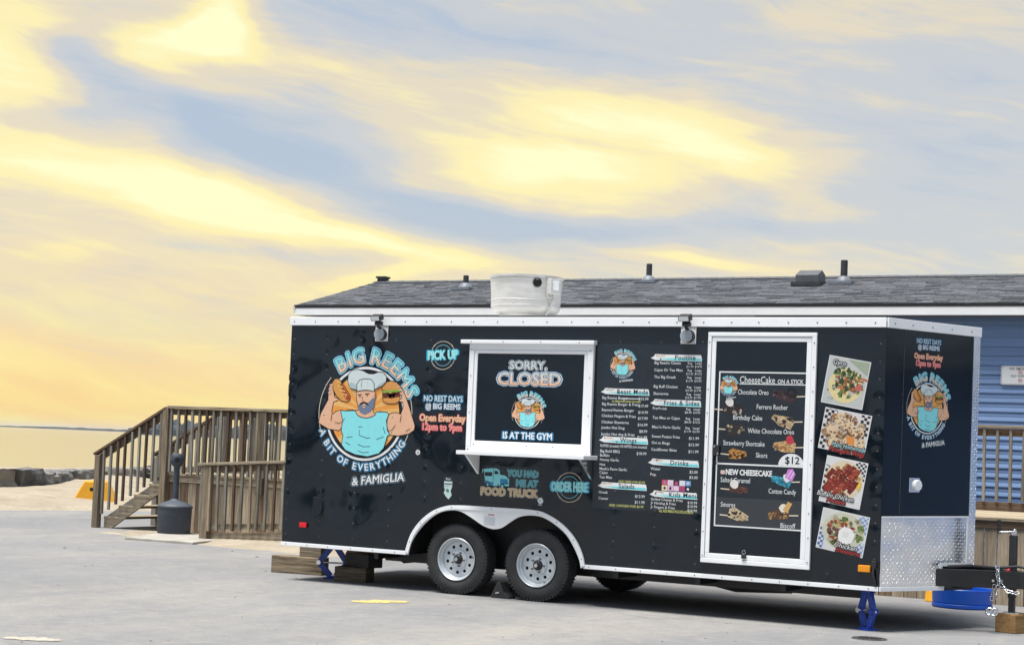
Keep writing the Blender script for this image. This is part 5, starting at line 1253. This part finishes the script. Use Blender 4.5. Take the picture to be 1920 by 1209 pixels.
def cake(x, z, w_, h_, c1, c2, c3, stick, tilt=-10, top=None):
    c, s_ = math.cos(R(tilt)), math.sin(R(tilt)); T = lambda a, b: (x + a * c - b * s_, z + a * s_ + b * c)
    sd = 1 if stick == 'r' else -1
    d.line([(x + sd * w_ * .4, z - .005), (x + sd * (w_ * .5 + .075), z + .0)], .010, CREAM); d.up()
    d.poly([T(sd * a, b) for a, b in ((-w_ / 2, 0), (-w_ * .42, h_ * .35), (w_ * .3, h_ * .5), (w_ * .5, h_ * .2), (w_ * .42, -h_ * .5), (-w_ * .1, -h_ * .42))], fink(*c1)); d.up()
    for i in range(16): a, b = random.uniform(-.42, .42), random.uniform(-.36, .36); d.blob(*T(a * w_, b * h_ * (1 - .5 * (sd * a < -.2))), random.uniform(.008, .017), fink(*random.choice((c2, c3, c2))), 6)
    d.up()
    if top: d.blob(*T(sd * w_ * .25, h_ * .5), .038, ink(*top), 10, .15); d.up()
    d.z -= LAYER * (4 if top else 3)
cake(5.275, 1.975, .235, .105, (75, 55, 60), (60, 40, 45), (120, 90, 95), 'r'); d.up(5); d.ring(5.345, 2.005, .028, .042, BKI, 20); d.z -= LAYER * 5
cake(4.815, 1.845, .215, .105, (60, 45, 42), (225, 215, 205), (40, 30, 30), 'l', -14, (240, 236, 230)); cake(5.270, 1.755, .215, .105, (240, 215, 165), (90, 60, 70), (250, 235, 200), 'r', -14)
cake(4.838, 1.672, .195, .105, (60, 52, 50), (240, 225, 190), (45, 38, 36), 'l', 4); cake(5.295, 1.535, .215, .11, (245, 205, 140), (225, 150, 80), (250, 235, 220), 'r', 4, (205, 60, 75)); cake(4.868, 1.452, .175, .095, (225, 160, 75), (110, 60, 40), (245, 205, 120), 'l', -6)
cake(5.275, 1.235, .195, .085, (60, 190, 225), (120, 225, 240), (40, 160, 205), 'r', -12, (250, 240, 245)); d.up(4); d.poly([(5.31, 1.27), (5.335, 1.34), (5.38, 1.345), (5.405, 1.30), (5.375, 1.235)], ink(215, 140, 225)); d.up(); d.line([(5.33, 1.27), (5.37, 1.33)], .006, WH); d.line([(5.36, 1.26), (5.39, 1.315)], .006, WH); d.z -= LAYER * 5
cake(4.890, 1.145, .190, .075, (115, 70, 60), (90, 50, 45), (140, 95, 80), 'l', -8, (245, 240, 235)); cake(4.895, .915, .200, .105, (250, 232, 190), (90, 60, 45), (240, 215, 160), 'l', -22); cake(5.265, .945, .205, .10, (120, 85, 65), (225, 180, 110), (90, 60, 50), 'r', 12, (248, 240, 225)); d.up(4); d.poly([(5.30, .985), (5.345, 1.06), (5.385, 1.045), (5.345, .965)], ink(225, 180, 110)); d.z -= LAYER * 4
po = d.build('cheesecake_poster', dr_, DM)
place_emblem(dr_, on_side(4.762, 2.045, -.024), .150)

# ---------------------------------------------------------------- four tilted food photographs
def photo(cx, cz, w_, h_, kind, cap, lab):
    d = Dec(); W2, H2 = w_ / 2, h_ / 2
    d.rect(-W2, -H2, W2, H2, ink(240, 240, 238)); d.up()
    bgc = {'gyro': (205, 208, 205), 'wings': (228, 226, 224), 'poutine': (232, 232, 232), 'bowl': (225, 226, 222)}[kind]; b_ = .008
    d.rect(-W2 + b_, -H2 + b_, W2 - b_, H2 - b_, ink(*bgc)); d.up()
    def check(x0, y0, x1, y1, c, s_=.026):
        j = 0; y_ = y0
        while y_ < y1 - .004:
            i = 0; x_ = x0
            while x_ < x1 - .004:
                if (i + j) % 2: d.rect(x_, y_, min(x_ + s_, x1), min(y_ + s_, y1), c)
                x_ += s_; i += 1
            y_ += s_; j += 1
    K = ink(28, 28, 36); BB = ink(70, 110, 190); w2, h2 = W2 - b_, H2 - b_
    def heap(n, cols_, rx, ry, r0, r1, ox=0, oy=0, el=1.0):
        for i in range(n):
            t = random.uniform(0, 6.283); q_ = math.sqrt(random.random()); d.blob(ox + rx * q_ * math.cos(t), oy + ry * q_ * math.sin(t), random.uniform(r0, r1), fink(*random.choice(cols_)), 8, .4, ry=random.uniform(r0, r1) * el)
            if i % 9 == 8: d.up(.2)
        d.up()
    if kind == 'gyro':
        for i in range(9): d.poly([(random.uniform(-w2, w2 * .4), random.uniform(-h2, h2 * .5)) for _ in range(3)], fink(*random.choice(((224, 228, 226), (186, 192, 190), (240, 242, 240)))))
        d.poly([(-.02, h2), (w2, h2), (w2, h2 - .12)], ink(170, 182, 160)); d.up(); d.disc(.0, -.03, .15, ink(238, 222, 165), 30); d.up()
        heap(36, ((60, 80, 50), (96, 120, 60), (130, 160, 90)), .14, .12, .012, .03, 0, -.01); heap(26, ((215, 130, 70), (235, 225, 205), (225, 150, 90), (240, 236, 225)), .12, .10, .010, .026, .01, -.01, .6)
        for i in range(6): a = random.uniform(-.1, .1); d.line([(a, .06 - i * .022), (a + .10, .045 - i * .02)], .017, fink(*random.choice(((226, 140, 80), (205, 112, 60)))))
        d.up(); heap(16, ((70, 92, 50), (120, 150, 80)), .12, .10, .010, .024, 0, .03); d.blob(.115, -.03, .032, ink(205, 110, 100), 8); d.up()
        d.text(cap[0], -W2 + .045, H2 - .052, .058, BKI, align='l', bold=.12, shear=.2); d.up(); d.text(cap[0], -W2 + .045, H2 - .052, .058, WH, align='l', bold=.0, shear=.2)
    elif kind == 'wings':
        check(-w2, .06, -.09, h2, K); check(.12, -.03, w2, h2, K); check(-w2, -h2, -w2 + .05, .06, K); d.up()
        heap(44, ((222, 180, 130), (236, 205, 165), (196, 138, 85)), .185, .145, .022, .045, 0, .0)
        for (a, b) in ((-.06, .10), (-.11, .0), (.02, .06), (.11, .02), (-.08, -.10), (.05, -.07), (.14, -.08)): d.blob(a, b, .052, ink(236, 208, 170), 12, .2); d.up(.3); 
        d.up(); heap(150, ((250, 242, 228), (196, 140, 90), (240, 218, 185), (140, 92, 58)), .19, .15, .004, .012); d.blob(.06, -.06, .036, ink(236, 150, 70), 9); d.up()
        for m, b in ((BKI, .12), (ink(200, 240, 245), .0)): d.text(cap[0], .06, -H2 + .056, .058, m, bold=b, shear=.2, width=.30); d.up()
        for m, b in ((BKI, .12), (ink(225, 70, 60), .0)): d.text(cap[1], .05, -H2 + .014, .058, m, bold=b, shear=.2, width=.31); d.up()
    elif kind == 'poutine':
        check(-w2, -.12, -.10, .12, K); check(.08, .02, w2, h2, K, .02); d.up(); d.disc(0, .02, .165, ink(236, 220, 190), 24); d.up()
        heap(34, ((236, 190, 110), (246, 228, 190), (225, 165, 90)), .145, .13, .012, .03, 0, .02)
        for i in range(26): a, b = random.uniform(-.13, .11), random.uniform(-.09, .13); d.line([(a - .028, b - .045), (a, b), (a + .02, b + .045)], .038, fink(*random.choice(((178, 60, 42), (150, 42, 32), (205, 88, 60))))); d.up(.2)
        d.up(); heap(50, ((238, 150, 110), (110, 28, 24), (225, 110, 80), (150, 50, 36)), .13, .13, .004, .012, 0, .02); d.poly([(.12, -.02), (.145, .05), (.16, .0), (.145, -.05)], ink(250, 205, 70)); d.up()
        for m, b in ((BKI, .12), (WH, .0)): d.text(cap[0], -.045, -H2 + .070, .058, m, bold=b, shear=.2, width=.325); d.up()
        for m, b in ((BKI, .12), (ink(225, 80, 70), .0)): d.text(cap[1], -.03, -H2 + .028, .058, m, bold=b, shear=.2, width=.165); d.up()
    else:
        check(-w2, -h2, -w2 + .05, .02, BB, .022); check(.12, .02, w2, h2, ink(130, 165, 220), .022); check(.13, -h2, w2, -.06, ink(130, 165, 220), .022); d.up(); d.disc(0, .01, .185, ink(214, 214, 190), 26, ry=.155); d.up()
        heap(40, ((150, 178, 96), (196, 205, 150), (110, 140, 70), (225, 222, 190)), .175, .14, .014, .032, 0, .02); heap(50, ((140, 96, 76), (190, 80, 66), (112, 84, 70), (236, 205, 130)), .12, .10, .010, .024, -.02, .0)
        d.blob(.035, -.02, .072, ink(250, 250, 248), 16, .08); d.up(); d.blob(.03, -.01, .03, ink(236, 236, 232), 10, .2); d.up()
        for m, b in ((BKI, .12), (WH, .0)): d.text(cap[0], .05, -H2 + .062, .058, m, bold=b, shear=.2, width=.20); d.up()
        for m, b in ((BKI, .12), (ink(215, 60, 60), .0)): d.text(cap[1], .075, -H2 + .022, .056, m, bold=b, shear=.2, width=.215); d.up()
    return d.build('food_photo', tr, on_side(cx, cz) @ Matrix.Rotation(R(-9.3), 4, 'Z'), lab)
photo(5.820, 2.106, .372, .413, 'gyro', ('Gyro',), 'tilted photograph of a gyro')
photo(5.825, 1.681, .418, .357, 'wings', ("Mahs Homemade", 'Parm-garlic Wings'), 'tilted photograph of breaded wings')
photo(5.826, 1.251, .368, .402, 'poutine', ('Buffalo Chicken', 'Poutine'), 'tilted photograph of red chicken poutine')
photo(5.835, .824, .419, .351, 'bowl', ('Chicken', 'Shawarma'), 'tilted photograph of a chicken bowl with white sauce')
# ================================================================== LOOSE THINGS ROUND THE TRAILER
def scissor_jack(loc, h, half, rz, label):
    T = Matrix.Translation(loc) @ Matrix.Rotation(rz, 4, 'Z')
    t = thing('scissor_jack', label, 'jack', loc, 'blue scissor jacks under the trailer')
    P = lambda x, y, z: T @ Vector((x, y, z))
    q = MB(); q.box(-.085, .085, -.06, .06, 0, .012, M=T); q.box(-.05, .05, -.035, .035, .012, .03, M=T); q.build('base_plate', M_blue_jack, t, bevel=.003)
    zm = h * .47
    for sx in (-1, 1):
        for z0, z1 in ((.028, zm), (h - .022, zm)):
            q = MB()
            q.bar(P(sx * .028, 0, z0), P(sx * half, 0, z1), .058, .034, up=T.to_3x3() @ Vector((0, 1, 0)))
            q.build('jack_arm', M_blue_jack, t, bevel=.004)
        q = MB(); q.cyl(P(sx * half, -.040, zm), P(sx * half, .040, zm), .024, n=14); q.build('pivot', M_chrome if sx < 0 else M_blue_jack, t, smooth=40)
    q = MB(); q.cyl(P(-half - .035, 0, zm), P(half + .03, 0, zm), .009, n=10); q.build('screw_rod', M_chrome, t, smooth=40)
    q = MB(); q.box(-.055, .055, -.04, .04, h - .03, h, M=T); q.build('head_plate', M_blue_jack, t, bevel=.003)
    return t
scissor_jack((.262, .56, 0), ZB, .150, R(18), 'blue scissor jack between the timbers under the trailer rear')
scissor_jack((6.02, .17, 0), ZB, .085, R(-35), 'blue scissor jack standing alone under the trailer front corner')

def timber(name, label, c, size, rz, m, cat='timber', bevel=.008):
    M = Matrix.Translation(c) @ Matrix.Rotation(rz, 4, 'Z'); q = MB(); a, b, h = (s_ / 2 for s_ in size)
    q.box(-a, a, -b, b, 0, 2 * h)
    me = q.mesh(name, m); o = link(name, me, None, M); bev(o, bevel); tag(o, label, cat); return o
M_beam = wood('x', 'beam'); 
timber('timber_block', 'long dark weathered timber lying behind the rear blue jack', (-.325, .80, 0), (.60, .17, .185), R(8), M_beam)
timber('timber_block', 'pale upright block on the long timber under the trailer rear edge', (-.185, .83, .1855), (.26, .13, .159), R(6), wood('x', 'skirt'))
timber('timber_block', 'dark squared block on the ground, lowest of the rear stack', (.585, .47, 0), (.35, .22, .150), R(10), M_beam)
timber('timber_block', 'black tarred block in the middle of the rear stack', (.660, .52, .1505), (.36, .20, .140), R(-16), mat('tarred_wood', (.035, .032, .028), rough=.8, var=.4, vscale=6, stretch=(1, 8, 8), bump=.4, bscale=8))
timber('wood_board', 'thin brown board on top of the rear block stack', (.665, .50, .291), (.34, .10, .053), R(4), wood('x', 'brown'), 'board', .003)
# wheel chock
ch = thing('wheel_chock', 'black triangular wheel chock wedged behind the front wheel of the pair', 'wheel chock', (2.50, .12, 0))
CM = Matrix.Translation((2.40, .20, 0)) @ Matrix(((1, 0, 0, 0), (0, 0, -1, 0), (0, 1, 0, 0), (0, 0, 0, 1)))
q = MB(); q.prism([(0, 0), (.20, 0), (.195, .02), (.135, .06), (.095, .15), (.06, .15), (.0, .018)], CM, .13); q.build('wedge', M_rubber, ch, bevel=.006)
q = MB(); q.bar((2.45, .068, .045), (2.49, .068, .055), .006, .012); q.build('wedge_handle', M_chrome, ch)
# block under the tongue jack
timber('wood_block', 'orange brown squared wood block carrying the tongue jack', (7.06, 1.12, 0), (.20, .30, .1638), R(-20), wood('y', 'fresh'), 'block', .006)
# blue tub
tb = thing('blue_tub', 'cut down bright blue plastic drum on the ground behind the tongue', 'tub', (6.085, 3.30, 0))
q = MB(); q.lathe([(.0005, .012), (.27, .012), (.285, .0), (.300, .012), (.300, .040), (.290, .048), (.297, .056), (.301, .19), (.296, .196), (.290, .19), (.286, .03), (.0005, .028)], Matrix.Translation((6.085, 3.30, 0)), 48); q.build('drum_shell', M_tub, tb, smooth=35)
# yellow block behind the tub
yb = thing('parking_block', 'small yellow block half hidden behind the blue tub', 'parking block', (5.68, 3.78, 0))
q = MB(); q.prism([(-.09, 0), (.09, 0), (.06, .12), (-.06, .12)], Matrix(((0, 0, 1, 5.60), (1, 0, 0, 3.78), (0, 1, 0, 0), (0, 0, 0, 1))), .16); q.build('block_body', M_yellow, yb, bevel=.01)
# cigarette receptacle
ct_ = thing('cigarette_bin', 'slate blue plastic cigarette bin with slim neck beside the wooden stairs', 'cigarette bin', (-5.22, 4.69, .035))
AM = Matrix.Translation((-5.22, 4.69, .034)) @ Matrix.Diagonal((.93, .93, .965, 1))
q = MB(); q.lathe([(.0005, 0), (.240, 0), (.247, .012), (.256, .36), (.266, .37), (.266, .392), (.258, .40)], AM, 40); q.build('base_bucket', M_ash, ct_, smooth=35)
q = MB(); q.lathe([(.262, .392), (.25, .41), (.19, .44), (.11, .468), (.070, .482), (.056, .50)], AM, 40); q.build('bucket_lid', mat('slate_lid', (.062, .076, .10), rough=.6, var=.2, vscale=6), ct_, smooth=40)
q = MB(); q.lathe([(.050, .49), (.046, .60), (.044, .80), (.046, .985)], AM, 24); q.build('neck', M_ash, ct_, smooth=40)
q = MB(); q.lathe([(.050, .96), (.075, .985), (.096, 1.02), (.104, 1.07), (.100, 1.12), (.080, 1.148), (.04, 1.158), (.0005, 1.16)], AM, 28); hd = q.build('head', M_ash, ct_, smooth=40)
hv = Vector((.62, -.78, 0)).normalized(); hs = Vector((hv.y, -hv.x, 0))
q = MB(); q.lathe([(.034, .098), (.034, .106), (.0005, .106)], Matrix(((-hs.x, 0, hv.x, -5.22), (-hs.y, 0, hv.y, 4.69), (0, 1, 0, .034 + 1.028), (0, 0, 0, 1))), 20); q.build('butt_hole', M_dark, hd)
# yellow trapezoid float half buried in the sand
yf = thing('yellow_float', 'yellow plastic trapezoid with a round hole half buried in sand', 'float', (-11.95, 10.6, .1))
YM = Matrix.Translation((-11.95, 10.62, -.06)) @ Matrix.Rotation(R(28), 4, 'Z') @ Matrix(((1, 0, 0, 0), (0, 0, -1, 0), (0, 1, 0, 0), (0, 0, 0, 1)))
q = MB(); q.prism([(-.44, 0), (.50, 0), (.24, .54), (-.14, .54)], YM, .40); q.build('float_body', M_yellow, yf, bevel=.03)
q = MB(); q.lathe([(.036, .398), (.036, .403), (.0005, .403)], YM @ Matrix.Translation((.0, .38, 0)), 16); q.build('lifting_hole', M_dark, yf)
# iron cover in the asphalt
dc = thing('drain_cover', 'small dark round iron cover in the asphalt before the front jack', 'drain cover', (6.25, -.53, 0))
q = MB(); q.lathe([(.145, .0), (.140, .007), (.118, .008), (.112, .004), (.0005, .005)], Matrix.Translation((6.25, -.53, 0)), 28); q.build('cover_plate', mat('rusty_dark_iron', (.045, .042, .040), rough=.8, var=.5, vscale=20, bump=.5, bscale=30), dc, smooth=30)
q = MB()
for i in range(5): q.box(6.17 + i * .036, 6.186 + i * .036, -.60, -.46, .004, .008)
q.build('cover_ribs', M_frame, dc)
# loose pebbles and leaf scraps
q = MB()
for i in range(150):
    x_ = random.uniform(-6, 9); y_ = random.uniform(-6.5, 3.0); r_ = random.uniform(.004, .010) * (1 if random.random() < .9 else 1.8)
    M = Matrix.Translation((x_, y_, r_ * .2)) @ Matrix.Rotation(random.uniform(0, 6), 4, 'Z') @ Matrix.Diagonal((r_ * 1.4, r_, r_ * .6, 1))
    vs = [M @ Vector(v) for v in ((1, 0, 0), (0, 1, 0), (-1, 0, 0), (0, -1, 0), (0, 0, 1), (0, 0, -1))]
    q.add(vs, [(0, 1, 4), (1, 2, 4), (2, 3, 4), (3, 0, 4), (1, 0, 5), (2, 1, 5), (3, 2, 5), (0, 3, 5)])
stuff(q.build('pebbles', mat('pebbles', (.17, .16, .15), rough=.9, var=.5, vscale=3)))
# ================================================================== the air over the lake
def make_haze():
    q = MB(); q.box(-7600, 7600, -3600, 8100, -2.2, 16.0)
    m = bpy.data.materials.new('pale_air'); m.use_nodes = True; nt = m.node_tree; nt.nodes.clear()
    out = nt.nodes.new('ShaderNodeOutputMaterial'); v = nt.nodes.new('ShaderNodeVolumePrincipled')
    v.inputs['Color'].default_value = (0.86, 0.90, 0.95, 1); v.inputs['Density'].default_value = 0.00008; v.inputs['Anisotropy'].default_value = 0.1
    nt.links.new(v.outputs[0], out.inputs['Volume'])
    stuff(q.build('haze', m))
make_haze()
